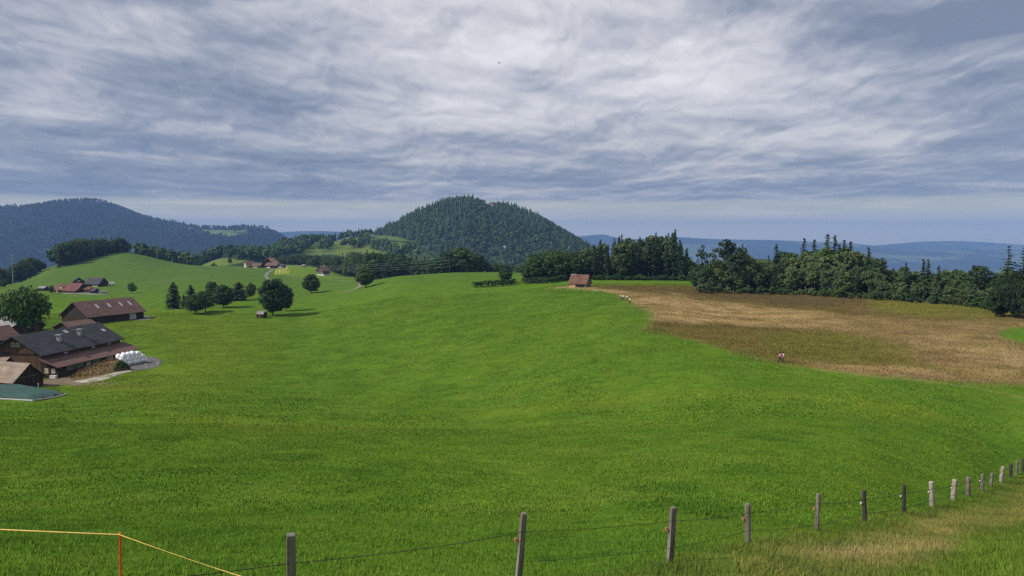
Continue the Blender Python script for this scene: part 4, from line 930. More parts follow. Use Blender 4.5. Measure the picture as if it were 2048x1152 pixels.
# ---- red roofed farmstead below the hillock
def base_at(px, py): return at(px, py)
p = base_at(150, 583); b, rf = house('farmhouse', 'red tiled farmhouse with dormer, left part of the red roofed farmstead', 'house', p, (-0.97, 0.24), 8.8, 7.0, 1.6, 4.6, W_DARK, R_BRIGHT, None, 0.6, 0.5)
d = MB().prism([(4.3,2.2),(6.6,2.2),(6.6,3.0),(4.3,3.6)], 2.4, 5.6).build('dormer', W_DARK, b); MB().box(2.6, 5.4, 6.604, 6.66, 2.35, 2.9).build('pane', P_FRAME, d)
p = base_at(176, 583.5); b, rf = house('barn', 'red tiled barn with dark gable, right part of the red roofed farmstead', 'barn', p, (-0.95, 0.31), 9.0, 7.6, 2.0, 5.4, W_DARK, R_BRIGHT, None, 0.5, 0.6)
slab(b, [(-0.8,10.2,0.9),(9.2,10.2,0.9),(9.2,7.65,2.0),(-0.8,7.65,2.0)], 0.15, 'lean_to_roof', R_BRIGHT); MB().box(0, 8.6, 7.7, 9.6, -2, 0.95).build('lean_to_wall', W_BROWN, b)
p = base_at(190, 584); b, rf = house('shed', 'little red roofed shed joined to right end of the red tiled barn', 'shed', p, (-0.97, 0.24), 4.0, 4.5, 1.9, 3.0, W_BROWN, R_BRIGHT, None, 0.4, 0.4)
p = base_at(199, 586); b, rf = house('shed', 'little black shed between the red shed and the long pale wall', 'shed', p, (-0.97, 0.24), 3.0, 4.0, 1.5, 2.8, W_DARK, R_SLATE, None, 0.4, 0.4)
p = base_at(171, 571); b, rf = house('barn', 'dark gabled barn with one white window behind the red roofs', 'barn', p, (-0.5, 0.866), 8.0, 8.0, 2.3, 5.4, W_DARK, R_SLATE, None, 0.6, 0.6)
window(b, 'Y', 3.5, 1.5, 2.4, 1.2, 8.0, P_FRAME, P_GATE); window(b, 'x', 4.0, 3.2, 2.0, 0.9, 0.0, P_FRAME, P_GATE)
p = base_at(216, 571.5); b, rf = house('house', 'dark roofed house with whitewashed front, top right of the red roofed farmstead', 'house', p, (-0.97, 0.24), 10.4, 8.5, 2.0, 5.6, W_DARK, R_SLATE, None, 0.7, 0.8)
MB().box(0.6, 5.2, 8.505, 8.56, -0.6, 1.55).build('white_front', P_WHITE, b)
for x in (1.6, 2.9, 4.2): window(b, 'Y', x, 0.8, 0.7, 0.9, 8.56, W_GREY)
r = empty('trailer', base_at(223, 570), 0.1); tag(r, 'long white trailer parked right of the whitewashed dark roofed house', 'trailer')
MB().box(-2.0, 2.0, -0.9, 0.9, 0.55, 2.1).build('box_body', P_SHEET, r)
for x in (-1.0, 1.0): MB().cyl((x, -0.95, 0.35), (x, 0.95, 0.35), 0.35, n=12).build('wheel', P_DARK, r)
r = empty('low_wall', base_at(207, 587), 0.08); tag(r, 'long pale low wall at the right front of the red roofed farmstead', 'wall'); MB().box(-2.7, 2.7, -0.2, 0.2, -0.5, 1.35).build('wall', P_CONC, r); MB().box(-2.8, 2.8, -0.5, 0.5, 1.36, 1.5).build('coping', P_WHITE, r)
p = base_at(98, 581); b, rf = house('shed', 'tiny grey roofed shed on the slope left of the red roofed farmstead', 'shed', p, (-0.97, 0.24), 5.0, 3.6, 1.7, 2.7, W_DARK, R_GREY, None, 0.3, 0.3)
r = empty('marker_post', base_at(114, 587)); tag(r, 'stubby yellowish post left of the red tiled farmhouse', 'post'); MB().box(-0.35, 0.35, -0.25, 0.25, -0.5, 2.4).build('post', P_CREAM, r); MB().box(-0.42, 0.42, -0.3, 0.3, 2.42, 2.55).build('cap', P_CREAM, r)
# ---- far farm on the crest
p = on(492, 760); b, rf = house('farmhouse', 'pinkish farmhouse with dull red roof, left end of the far farm', 'house', p, (0.80, 0.60), 8.0, 5.6, 4.0, 6.4, P_CREAM, R_RED, None, 0.5, 0.5)
for x in (1.5, 4.0, 6.5): window(b, 'y', x, 2.4, 1.0, 1.2, 0.0)
window(b, 'x', 2.8, 2.6, 1.0, 1.2, 0.0)
p = on(528, 765); b, rf = house('shed', 'low dull red shed with white front, middle of the far farm', 'shed', p, (-0.96, 0.28), 12.0, 7.0, 2.0, 4.4, W_BROWN, R_RED, None, 0.6, 0.6)
MB().box(3.0, 8.0, 7.005, 7.06, -0.3, 1.5).build('white_front', P_WHITE, b)
p = on(548, 775); b, rf = house('barn', 'tall barn with broad sunlit orange roof on the far farm', 'barn', p, (0.125, 0.992), 13.0, 13.0, 3.6, 9.2, W_DARK, R_ORANGE, 6.5, 0.7, 0.7)
p = on(560, 762); b, rf = house('shed', 'dark brown shed in front of the orange roofed barn', 'shed', p, (-0.96, 0.28), 12.0, 7.0, 2.6, 5.2, W_DARK, R_RED, None, 0.6, 0.6)
MB().box(6.5, 10.5, 7.005, 7.06, -0.3, 1.3).build('white_front', P_WHITE, b)
p = on(571, 770); b, rf = house('shed', 'small dark shed at the right end of the far farm', 'shed', p, (-0.96, 0.28), 4.5, 5.0, 1.8, 3.6, W_DARK, R_SLATE, None, 0.4, 0.4)
r = empty('van', on(561, 752), 0.3); tag(r, 'white van parked before the dark sheds of the far farm', 'van')
MB().prism([(-0.9,0.4),(0.9,0.4),(0.9,1.9),(-0.9,1.9)], -2.4, 1.4).build('body', P_SHEET, r); MB().prism([(-0.88,0.4),(0.88,0.4),(0.85,1.2),(-0.85,1.2)], 1.41, 2.5).build('bonnet', P_SHEET, r); MB().prism([(-0.8,1.21),(0.8,1.21),(0.75,1.85),(-0.75,1.85)], 1.41, 1.8).build('windscreen', P_GLASS, r)
for x in (-1.6, 1.6): MB().cyl((x,-0.92,0.35),(x,0.92,0.35),0.35,n=12).build('wheel', P_DARK, r)
p = on(612, 790); b, rf = house('shed', 'tiny pale shed by the wood edge right of the far farm', 'shed', p, (-0.96, 0.28), 3.5, 3.0, 1.8, 2.8, W_GREY, R_GREY, None, 0.3, 0.3)
p = on(414, 905); b, rf = house('hut', 'tiny reddish hut on the mound left of the far farm', 'hut', p, (-0.96, 0.28), 8.0, 4.5, 1.8, 3.6, W_BROWN, R_TILE, None, 0.4, 0.4)
# ---- on the wooded hill
def on_hill(px, py):
    dx, dy, dz = ray(px, py); ys = np.linspace(1690, 2200, 800); g = ys*dz/dy - hill_z(ys*dx/dy, ys); k = np.where(g < 0)[0]
    y = ys[k[0]] if len(k) else 2150.0; x = y*dx/dy; return Vector((x, y, float(hill_z(np.array([x]), np.array([y]))[0])))
p = on_hill(992, 416); p.z = 2150*slope(415); b, rf = house('inn', 'inn with brown roof on the summit of the wooded hill', 'house', p, (-0.9, 0.43), 15, 12, 7.0, 11.5, P_STONE, R_RED, None, 1.0, 1.0, depth=8)
for z in (2.5, 5.6):
    for x in (3, 6, 9, 12): window(b, 'Y', x, z, 1.6, 1.8, 12.0)
p2 = p + Vector((-17.0, 6.0, -1.5)); b, rf = house('annex', 'low white fronted annex left of the inn on the hill summit', 'house', p2, (-0.98, 0.2), 16, 8, 6.0, 9.0, P_WHITE, R_SLATE, None, 1.0, 1.0, depth=8)
for x in (3, 6.5, 10, 13): window(b, 'Y', x, 3.5, 2.0, 2.0, 8.0)
r = empty('radio_mast', p + Vector((1.5, 5, 0))); tag(r, 'thin radio mast beside the inn on the hill summit', 'mast'); MB().cyl((0,0,-6),(0,0,31.5),0.55,0.3).build('mast_pole', P_METAL, r); MB().box(-1.2,1.2,-0.3,0.3,29.0,29.5).build('antenna', P_METAL, r)
p = on_hill(1013, 500); b, rf = house('chapel', 'little white house alone among trees on the wooded hill', 'house', p, (-0.85, 0.53), 7, 6, 6, 9.5, P_WHITE, R_GREY, None, 0.4, 0.4, depth=8)
window(b, 'Y', 3.5, 3.5, 1.2, 1.6, 6.0)

# ================================================================== farm yard
def drape(name, pts, lift, mat, kind='structure', thick=None):
    """a closed outline laid on the ground as a fine sheet"""
    P = np.array([(q[0], q[1]) for q in pts]); lo, hi = P.min(0), P.max(0); st = max((hi-lo).max()/60, 0.25)
    gx = np.arange(lo[0], hi[0]+st, st); gy = np.arange(lo[1], hi[1]+st, st); X, Y = np.meshgrid(gx, gy, indexing='ij')
    mk = inside(X.ravel(), Y.ravel(), P).reshape(X.shape); Z = H(X.ravel(), Y.ravel()).reshape(X.shape) + lift
    idx = np.arange(X.size).reshape(X.shape); q = mk[:-1,:-1] & mk[1:,:-1] & mk[1:,1:] & mk[:-1,1:]
    f = np.stack([idx[:-1,:-1][q], idx[1:,:-1][q], idx[1:,1:][q], idx[:-1,1:][q]], -1)
    return tag(link(name, mesh_np(name, np.stack([X.ravel(), Y.ravel(), Z.ravel()], 1), f, True), mat), kind=kind)
def inside(x, y, P):
    ins = np.zeros(x.shape, bool); n = len(P)
    for i in range(n):
        x0, y0 = P[i]; x1, y1 = P[(i+1) % n]
        ins ^= ((y0 > y) != (y1 > y)) & (x < (x1-x0)*(y-y0)/((y1-y0) if y1 != y0 else 1e-9) + x0)
    return ins
P_ASPH = plain('worn_asphalt', (0.115,0.110,0.112), 0.95, 0.1, 0.2, 0.8); P_STRIP = plain('concrete_strip', (0.34,0.31,0.27), 0.95, 0.1, 0.15, 0.8); P_DIRT = plain('farm_dirt', (0.15,0.115,0.080), 1.0, 0.1, 0.3, 0.5); P_GRAVEL = plain('pale_gravel', (0.19,0.185,0.17), 1.0, 0.1, 0.2, 0.5)
drape('yard', [at(*q) for q in ((226,742),(240,728),(262,716),(296,713),(318,716),(328,722),(322,732),(300,738),(262,744))], 0.06, P_ASPH)
drape('concrete_apron', [at(*q) for q in ((140,764),(200,754),(250,741),(268,742),(248,748),(205,762),(178,766))], 0.09, P_STRIP)
drape('farm_track', [at(*q) for q in ((60,772),(88,758),(120,756),(170,746),(226,733),(244,743),(205,754),(150,763),(236,768),(190,771),(130,770),(95,775))], 0.05, P_DIRT)
drape('forecourt', [at(*q) for q in ((288,632),(300,632),(304,638),(290,640),(276,641),(270,638))], 0.05, P_GRAVEL)
drape('farm_court', [at(*q) for q in ((122,585.5),(160,585),(218,588),(220,589),(190,589.5),(150,588),(124,588))], 0.06, P_GRAVEL)
def track(pts, width, mat, name='path', lift=0.06):
    P = [at(*q[:2]) if len(q) == 2 else on(q[0], q[2]) for q in pts]; V = []; F = []; D = []
    for a, b in zip(P[:-1], P[1:]):
        n = max(2, int((b-a).length/3))
        for k in range(n): D.append(a.lerp(b, k/n))
    D.append(P[-1]); D = np.array([(q.x, q.y) for q in D])
    for _ in range(6): D[1:-1] = 0.25*D[:-2]+0.5*D[1:-1]+0.25*D[2:]
    T_ = np.gradient(D, axis=0); T_ /= np.linalg.norm(T_, axis=1, keepdims=True)+1e-9; N = np.stack([-T_[:,1], T_[:,0]], 1)
    rows = [D + N*width*s for s in (-0.5, -0.17, 0.17, 0.5)]; V = np.concatenate(rows); z = H(V[:,0], V[:,1]) + lift; n = len(D)
    F = np.array([(r*n+i, r*n+i+1, (r+1)*n+i+1, (r+1)*n+i) for r in range(3) for i in range(n-1)])
    return tag(link(name, mesh_np(name, np.column_stack([V, z]), F, True), mat), kind='structure')
track([(536,558),(531,552),(534,547),(541,542),(546,539)], 2.4, P_GRAVEL); track([(566,538),(572,534),(570,531)], 2.4, P_GRAVEL)
track([(690,585),(706,580),(719,574),(722,569),(718,564),(712,560)], 2.2, P_GRAVEL)
P_TRACK = plain('grassy_track', (0.17,0.19,0.075), 1.0, 0.1, 0.3, 0.3)
track([(232,570.5),(290,566),(330,561.5),(380,556.5),(420,552.5)], 2.2, P_TRACK); track([(540,558),(600,559.5),(660,560),(700,562)], 2.2, P_TRACK)

# wrapped bales
def bale_mesh():
    bm = bmesh.new(); bmesh.ops.create_cone(bm, cap_ends=True, segments=18, radius1=0.66, radius2=0.66, depth=1.2)
    bmesh.ops.bevel(bm, geom=[e for e in bm.edges if abs(e.verts[0].co.z-e.verts[1].co.z) < 1e-4], offset=0.16, segments=3, affect='EDGES')
    for q in bm.verts: q.co += Vector((random.uniform(-1,1), random.uniform(-1,1), random.uniform(-1,1)))*0.018
    bmesh.ops.rotate(bm, verts=bm.verts, cent=(0,0,0), matrix=Matrix.Rotation(math.pi/2, 3, 'Y'))
    me = bpy.data.meshes.new('bale'); bm.to_mesh(me); bm.free()
    for p in me.polygons: p.use_smooth = True
    return me
bm_ = MT('white_film', 0.35, 0.5); n = bm_.noise(bm_.pos((1,1,1), world=False), 4.0, 4, 0.6); bm_.base(bm_.ramp(n, [(0.3, (0.80,0.80,0.81)), (0.7, (0.88,0.88,0.88))])); bm_.bump(n, 0.6, 0.06)
BALES = [bale_mesh() for _ in range(3)]
for q in BALES: q.materials.append(bm_.m)
A, B = at(239, 736), at(293, 724); D = (B-A); D.z = 0; Ln = D.length; D.normalize(); Nn = Vector((-D.y, D.x, 0)); az = math.atan2(Nn.y, Nn.x)
for layer, (cnt, off, lab) in enumerate(((8, 0.0, 'white wrapped bale in the bottom layer of the stack on the yard'), (7, 0.62, 'white wrapped bale in the middle layer of the stack on the yard'), (4, 1.9, 'white wrapped bale in the top layer of the stack on the yard'))):
    for row in range(2):
        for k in range(cnt):
            q = A + D*(0.6 + off + k*(Ln-1.2-2*off)/(cnt-1)) + Nn*(0.3 + row*1.25 + layer*0.15)
            o = bpy.data.objects.new('bale', BALES[(k+row) % 3]); COL.objects.link(o); o.location = (q.x, q.y, Hs(q.x, q.y)+0.62+layer*0.90+0.05); o.rotation_euler = (random.uniform(0, 6), random.uniform(-0.10, 0.10), az + random.uniform(-0.5, 0.5)); o.location += Vector((random.uniform(-0.14, 0.14), random.uniform(-0.14, 0.14), random.uniform(-0.07, 0.03)))
            tag(o, lab, 'bale', 'white wrapped bales on the yard')

# brush heap in front of the barn
def heap():
    r = np.random.default_rng(8); A, B = at(138, 760), at(239, 744); D = np.array([B.x-A.x, B.y-A.y]); L = np.linalg.norm(D); D = D/L; N = np.array([-D[1], D[0]])
    u, v = np.meshgrid(np.linspace(0, 1, 60), np.linspace(-1, 1, 30), indexing='ij'); u = u.ravel(); v = v.ravel()
    e = np.clip(1-np.abs(2*u-1.0)**3, 0, 1); hgt = 3.5*(0.48+0.52*u)*np.sqrt(np.clip(e, 0, 1))*np.clip(1-v*v, 0, 1)**0.6
    x = A.x + D[0]*u*L + N[0]*(v*2.6*(0.6+0.4*e)+1.6); y = A.y + D[1]*u*L + N[1]*(v*2.6*(0.6+0.4*e)+1.6)
    hgt = hgt*(0.8+0.4*fbm(x/1.3, y/1.3, 33, 4)); z = H(x, y) - 0.15 + hgt
    idx = np.arange(len(u)).reshape(60, 30); f = np.stack([idx[:-1,:-1], idx[1:,:-1], idx[1:,1:], idx[:-1,1:]], -1).reshape(-1, 4)
    root = empty('brush_heap', (A.x, A.y, A.z)); tag(root, 'long brown heap of rotting brush before the big barn, green at its right end', 'heap')
    o = np.array([A.x, A.y, A.z]); V = np.stack([x, y, z], 1)-o
    m = MT('rotten_brush', 1.0, 0.05); n = m.noise(m.pos((1,1,1), world=False), 1.6, 6, 0.7); m.base(m.ramp(n, [(0.3, (0.062,0.044,0.022)), (0.5, (0.140,0.100,0.048)), (0.7, (0.235,0.180,0.088))])); m.bump(n, 1.0, 0.25)
    link('mound', mesh_np('mound', V, f, True), m.m, root)
    for nm, sel, mat in (('dry_twigs', u < 0.84, m.m), ('green_weeds', u > 0.90, M_LEAF)):
        k = np.where(sel & (hgt > 0.3))[0]; k = r.choice(k, 1400 if nm == 'dry_twigs' else 500, replace=True); nq = len(k); c = V[k] + r.normal(0, 0.14, (nq, 3)) + [0, 0, 0.08]
        vv, ff = quads(c, r.normal(0, 1, c.shape)+[0, 0, 0.5], r.normal(0, 1, c.shape), 0.04+0.08*r.random(nq), 0.15+0.2*r.random(nq)); link(nm, mesh_np(nm, vv, ff), mat, root)
heap()
# green tarpaulin over the silage
def tarp():
    P = [at(-60, 796), at(-20, 772), at(30, 775), at(84, 781), at(133, 790), at(110, 796), at(66, 803), at(0, 799)]
    C = np.array([(q.x, q.y) for q in P]); lo, hi = C.min(0), C.max(0); gx = np.linspace(lo[0], hi[0], 110); gy = np.linspace(lo[1], hi[1], 110); X, Y = np.meshgrid(gx, gy, indexing='ij'); x = X.ravel(); y = Y.ravel()
    ins = inside(x, y, C); dd = np.full(x.shape, 1e9)
    for i in range(len(C)):
        a = C[i]; e = C[(i+1) % len(C)]-a; t = np.clip(((x-a[0])*e[0]+(y-a[1])*e[1])/(e@e), 0, 1); dd = np.minimum(dd, np.hypot(x-a[0]-t*e[0], y-a[1]-t*e[1]))
    fold = np.abs(((x*0.55+y*0.85)/3.4) % 1 - 0.5)
    z = H(x, y) + 0.08 + np.clip(dd/1.6, 0, 1)**0.6*0.70 - 0.22*np.exp(-(fold/0.05)**2) + 0.14*(fbm(x/0.9, y/0.9, 12, 3)-0.5)
    mk = ins.reshape(X.shape); q = mk[:-1,:-1] & mk[1:,:-1] & mk[1:,1:] & mk[:-1,1:]; idx = np.arange(X.size).reshape(X.shape); f = np.stack([idx[:-1,:-1][q], idx[1:,:-1][q], idx[1:,1:][q], idx[:-1,1:][q]], -1)
    root = empty('silage_cover', P[4]); tag(root, 'dark green tarpaulin with folds spread over silage at the left edge', 'tarpaulin'); o = np.array(P[4])
    m = MT('green_tarpaulin', 0.5, 0.35); n = m.noise(m.pos((1,1,1), world=False), 1.2, 4, 0.6); m.base(m.ramp(n, [(0.3, (0.011,0.046,0.034)), (0.7, (0.024,0.078,0.056))]))
    link('cover_sheet', mesh_np('cover_sheet', np.stack([x, y, z], 1)-o, f, True), m.m, root)
    e = MB()
    for a, b2 in ((P[4], P[5]), (P[5], P[6]), (P[6], P[7])): e.cyl(np.array(a)-o+[0,0,0.12], np.array(b2)-o+[0,0,0.12], 0.13, n=6)
    e.build('edge_weight', P_CONC, root)
tarp()
for px, py, lab in ((292,737,'left of two thin white marker posts beside the yard'), (316,734,'right of two thin white marker posts beside the yard'), (77,779,'thin white marker post beside the hut with tan roof')):
    r = empty('marker_post', at(px, py)); tag(r, lab, 'post'); MB().cyl((0,0,-0.4),(0,0,1.15),0.05,n=8).build('stake', P_SHEET, r); MB().cyl((0,0,1.0),(0,0,1.2),0.07,0.05,n=8).build('cap', P_SHEET, r)
# utility poles and the wires between them
def pole(px, Y, top, label, col, arm=True, rad=0.16):
    p = on(px, Y); h = Y*slope(top) - p.z; r = empty('utility_pole', p); tag(r, label, 'pole'); MB().cyl((0,0,-1),(0,0,h),rad*1.15,rad*0.8).build('shaft', col, r)
    if arm:
        a = MB().box(-1.1,1.1,-0.07,0.07,h-0.9,h-0.75).build('crossarm', col, r)
        for x in (-0.9, 0, 0.9): MB().cyl((x,0,h-0.74),(x,0,h-0.5),0.07,n=6).build('insulator', P_WHITE, a)
    return p + Vector((0, 0, h))
pole(26, 610, 515, 'tall pale pole on the slope at the left edge', P_CONC, True, 0.20)
t0 = pole(548, 730, 526, 'dark wooden pole beside the yellow hay rows', M_BARK); t1 = pole(899, 500, 512, 'pole half hidden by trees on the meadow crest', M_BARK, True)
pole(276, 640, 551, 'thin lone pole on the flank of the hillock', P_CONC, False, 0.10)
for k, (dz, col) in enumerate(((0.0,'topmost'), (-2.2,'second'), (-4.4,'third'), (-6.4,'lowest'))):
    a = t0 + Vector((0.6*k-0.9, 0, -0.5-0.35*k)); b2 = t1 + Vector((0.6*k-0.9, 0, -0.5+dz)); pts = []
    for i in range(25):
        t = i/24; q = a.lerp(b2, t); q.z -= 7.0*4*t*(1-t)*0.55; pts.append(tuple(q))
    v, f = tube_np(pts, [0.032]*25, 4); o = link('power_line', mesh_np('power_line', v, f), P_METAL); tag(o, col + ' of four pale wires strung before the dark wood band', 'wire', 'power lines before the wood band')

# ================================================================== fences in the foreground
W_POST = wood_mat('grey_post', (0.090,0.068,0.055), (0.30,0.270,0.245), 9.0, (1, 1, 0.10)); W_POST2 = wood_mat('pale_post', (0.24,0.20,0.17), (0.46,0.40,0.35), 9.0, (1, 1, 0.10)); W_POST3 = wood_mat('dark_post', (0.030,0.027,0.025), (0.10,0.09,0.08), 9.0, (1, 1, 0.10))
P_ORANGE = plain('orange_plastic', (0.72,0.165,0.030), 0.5, 0.4, 0.12, 8.0); P_INS = plain('faded_red_plastic', (0.50,0.20,0.13), 0.5, 0.4); P_INSW = plain('white_plastic', (0.70,0.70,0.66), 0.5, 0.4)
P_WIRE = plain('rusty_wire', (0.040,0.030,0.026), 0.7, 0.4); P_TAPE = plain('yellow_tape', (0.62,0.42,0.10), 0.6, 0.3, 0.2, 30.0)
def post_mesh(r, h, rad, round_=True):
    """a weathered post: irregular section, chamfered top, slight taper"""
    n = 10 if round_ else 4; bm = bmesh.new(); rings = []
    jit = [r.uniform(0.9, 1.1) for _ in range(n)]
    for z, k in ((-0.5, 1.05), (0.0, 1.03), (h*0.35, 1.0), (h*0.7, 0.98), (h-0.05, 0.96), (h-0.012, 0.90), (h, 0.70)):
        ring = []
        for i in range(n):
            a = 2*math.pi*(i+0.5)/n; q = rad*(1.0 if round_ else 1.28)*k*jit[i]
            ring.append(bm.verts.new((q*math.cos(a) + 0.006*math.sin(z*4), q*math.sin(a), z)))
        rings.append(ring)
    for a, b in zip(rings[:-1], rings[1:]):
        for i in range(n): bm.faces.new((a[i], a[(i+1) % n], b[(i+1) % n], b[i]))
    bm.faces.new(rings[-1]); me = bpy.data.meshes.new('post_body'); bm.to_mesh(me); bm.free()
    if round_:
        for p in me.polygons: p.use_smooth = len(p.vertices) == 4
    return me
rp = random.Random(4)
# px of foot, py of foot (or distance), px of top, py of top, half width m, colour, squared, insulator, label
POSTS = [
 (583.5, 8.3, 582.5, 1068, 0.058, W_POST, True, None, 'squared grey post nearest the photographer, with dark brown right side'),
 (1037, 13.2, 1049, 1026, 0.054, W_POST, True, 'r', 'leaning grey post, second from the nearest squared one'),
 (1339, (1125,), 1347, 1014, 0.060, W_POST, True, 'r', 'leaning grey post with orange insulator, third from the nearest squared one'),
 (1495, (1084,), 1496, 1007, 0.085, W_POST, False, 'r', 'thick round grey post with a dark top, fourth along the fence'),
 (1634, (1063,), 1637, 987, 0.072, W_POST, False, 'r', 'cracked grey post, fifth along the fence'),
 (1730, (1044,), 1728, 980, 0.085, W_POST3, False, 'w', 'dark split post, sixth along the fence'),
 (1807, (1025,), 1808, 970, 0.10, W_POST3, False, 'w', 'dark blackish post left of the two pale posts'),
 (1865, (1013,), 1863, 963, 0.14, W_POST2, False, 'w', 'left one of the two thick pale posts'),
 (1907, (1001,), 1910, 959, 0.14, W_POST2, False, 'w', 'right one of the two thick pale posts'),
 (1936, (991,), 1937, 954, 0.13, W_POST, False, None, 'grey post right after the two pale posts'),
 (1964, (981,), 1965, 948, 0.12, W_POST, False, 'w', 'faint grey post, second after the two pale posts'),
 (1982, (973,), 1984, 946, 0.12, W_POST, False, None, 'short light grey post, third after the two pale posts'),
 (2002, (963,), 2006, 933, 0.15, W_POST2, False, None, 'pale leaning post far along the fence'),
 (2021, (955,), 2022, 927, 0.13, W_POST3, False, None, 'thin black post after the pale leaning one'),
 (2033, (949,), 2034, 922, 0.11, W_POST, False, None, 'faint post before the last visible one'),
 (2046, (943,), 2047, 916, 0.14, W_POST3, False, None, 'last visible dark post at the right edge')]
tops = []
for fx, fy, tx, ty, rad, mat, sq, ins, lab in POSTS:
    p = at(fx, fy[0]) if isinstance(fy, tuple) else on(fx, fy)
    dx, dy, dz = ray(tx, ty); top = Vector((p.y*dx/dy, p.y, p.y*dz/dy)); ax = top - p; h = ax.length
    r = empty('fence_post', p); r.rotation_mode = 'QUATERNION'
    r.rotation_quaternion = ax.to_track_quat('Z', 'X') @ Euler((0, 0, rp.uniform(-0.2, 0.2) if not sq else 0)).to_quaternion()
    if sq:
        fv = r.rotation_quaternion.inverted() @ Vector((0.30, -0.95, 0)); r.rotation_quaternion = r.rotation_quaternion @ Euler((0, 0, math.atan2(fv.y, fv.x))).to_quaternion()
    tag(r, lab, 'post', 'wooden posts of the wire fence')
    link('post_body', post_mesh(rp, h, rad, not sq), mat, r); pd = p.y
    if ins:
        i_ = MB().cyl((0, rad*0.8, h*0.60), (0, rad+0.07, h*0.60), 0.014, n=6).cyl((0, rad+0.06, h*0.60-0.035), (0, rad+0.06, h*0.60+0.035), 0.024 if pd < 20 else 0.036, n=8)
        o = i_.build('insulator', P_INS if ins == 'r' else P_INSW, r); lv = r.rotation_quaternion.inverted() @ Vector((-1, -0.1, 0)); o.rotation_euler = (0, 0, math.atan2(lv.y, lv.x) - math.pi/2)
    tops.append((p, ax, rad))
def wire(fracs, label, rad, barb=0.0, mat=P_WIRE, first=0, start=None, seed=1):
    rr = random.Random(seed); pts = []
    if start is not None: pts.append(Vector(start))
    for (p, ax, rad_), f in zip(tops[first:], fracs): pts.append(p + ax*f + Vector((-0.25, -1, 0)).normalized()*(rad_+0.006))
    V = []; parts = []
    for a, b in zip(pts[:-1], pts[1:]):
        n = 14; seg = []
        for i in range(n+1):
            t = i/n; q = a.lerp(b, t); q.z -= 0.05*4*t*(1-t)*min(1, (b-a).length/6); seg.append(tuple(q))
        rd = max(rad, 0.00026*(a.y+b.y)/2); parts.append(tube_np(seg, [rd]*(n+1), 5))
        if barb and a.y < 45:
            k = int((b-a).length/0.13)
            for i in range(k):
                t = (i+0.5)/k; q = np.array(a.lerp(b, t)); q[2] -= 0.05*4*t*(1-t)*min(1, (b-a).length/6); d = np.array([rr.uniform(-1,1), rr.uniform(-1,1), rr.uniform(-1,1)]); d /= np.linalg.norm(d)
                parts.append(tube_np([q-d*barb, q, q+d*barb], [rd*0.6, rd*0.9, rd*0.6], 4))
    v, f = cat(parts); o = pts[0]; ob = link('fence_wire', mesh_np('fence_wire', v-np.array(o), f), mat); ob.location = o
    tag(ob, label, 'wire', 'wires of the fence')
p0 = on(-900, 3.6)
wire([0.70,0.74,0.77,0.79,0.76,0.73,0.74,0.74,0.74,0.76,0.76,0.76,0.78,0.78,0.78,0.78], 'upper barbed wire running along the wooden posts', 0.0045, 0.024, start=p0 + Vector((0, 0, 0.9)))
wire([0.30,0.28,0.33,0.20,0.30,0.20,0.30,0.32,0.32,0.34,0.34,0.36,0.36,0.36,0.36], 'lower barbed wire running along the wooden posts', 0.0042, 0.022, first=1, seed=3)
# orange stake with the yellow tape
TP = {}
def stake(px, Y, top_py, label, tpx=None):
    p = on(px, Y); dx, dy, dz = ray(tpx or px, top_py); top = Vector((p.y*dx/dy, p.y, p.y*dz/dy)); ax = top-p; h = ax.length
    r = empty('fence_stake', p); r.rotation_mode = 'QUATERNION'; r.rotation_quaternion = ax.to_track_quat('Z', 'Y'); tag(r, label, 'stake')
    b = MB().box(-0.011, 0.011, -0.004, 0.004, -0.25, h-0.02).box(-0.004, 0.004, -0.012, -0.0042, -0.25, h-0.02).box(-0.004, 0.004, 0.0042, 0.012, -0.25, h-0.02); b.build('shaft', P_ORANGE, r)
    c = MB()
    for k in range(9): z = h*0.25 + k*h*0.08; c.box(0.0112, 0.021, -0.005, 0.005, z, z+0.02)
    c.build('wire_clip', P_ORANGE, r); MB().cyl((0,0,h-0.025),(0,0,h+0.004),0.015,0.012,n=8).build('head', P_ORANGE, r)
    return top
a = stake(244, 7.2, 1066, 'thin orange plastic stake carrying the yellow tape', 240)
def tape(pts, label):
    V = []; F = []; o = pts[0]; P = []
    for a_, b_ in zip(pts[:-1], pts[1:]):
        for i in range(24): q = a_.lerp(b_, i/24); q.z -= 0.03*4*(i/24)*(1-i/24); P.append(q)
    P.append(pts[-1]); n = len(P)
    for i, q in enumerate(P):
        t = i*0.13; d = (P[min(i+1, n-1)]-P[max(i-1, 0)]).normalized(); s = d.cross(Vector((0, 0, 1))).normalized(); u = s.cross(d); w_ = u*math.cos(t) + s*math.sin(t); nn = d.cross(w_)
        for sa, sb in ((-1,-1), (1,-1), (1,1), (-1,1)): V.append(tuple(q - o + w_*0.0065*sa + nn*0.0016*sb))
    for i in range(n-1):
        for k in range(4): F.append((i*4+k, i*4+(k+1) % 4, i*4+4+(k+1) % 4, i*4+4+k))
    ob = link('fence_tape', mesh_np('fence_tape', np.array(V), np.array(F)), P_TAPE); ob.location = o; tag(ob, label, 'tape')
dx, dy, dz = ray(-900, 1004); e0 = Vector((9.5*dx/dy, 9.5, 9.5*dz/dy)); dx, dy, dz = ray(985, 1300); e1 = Vector((3.6*dx/dy, 3.6, 3.6*dz/dy))
tape([e0, a + Vector((0, -0.014, -0.012)), e1], 'yellow fence tape sloping down to the right from the orange stake')

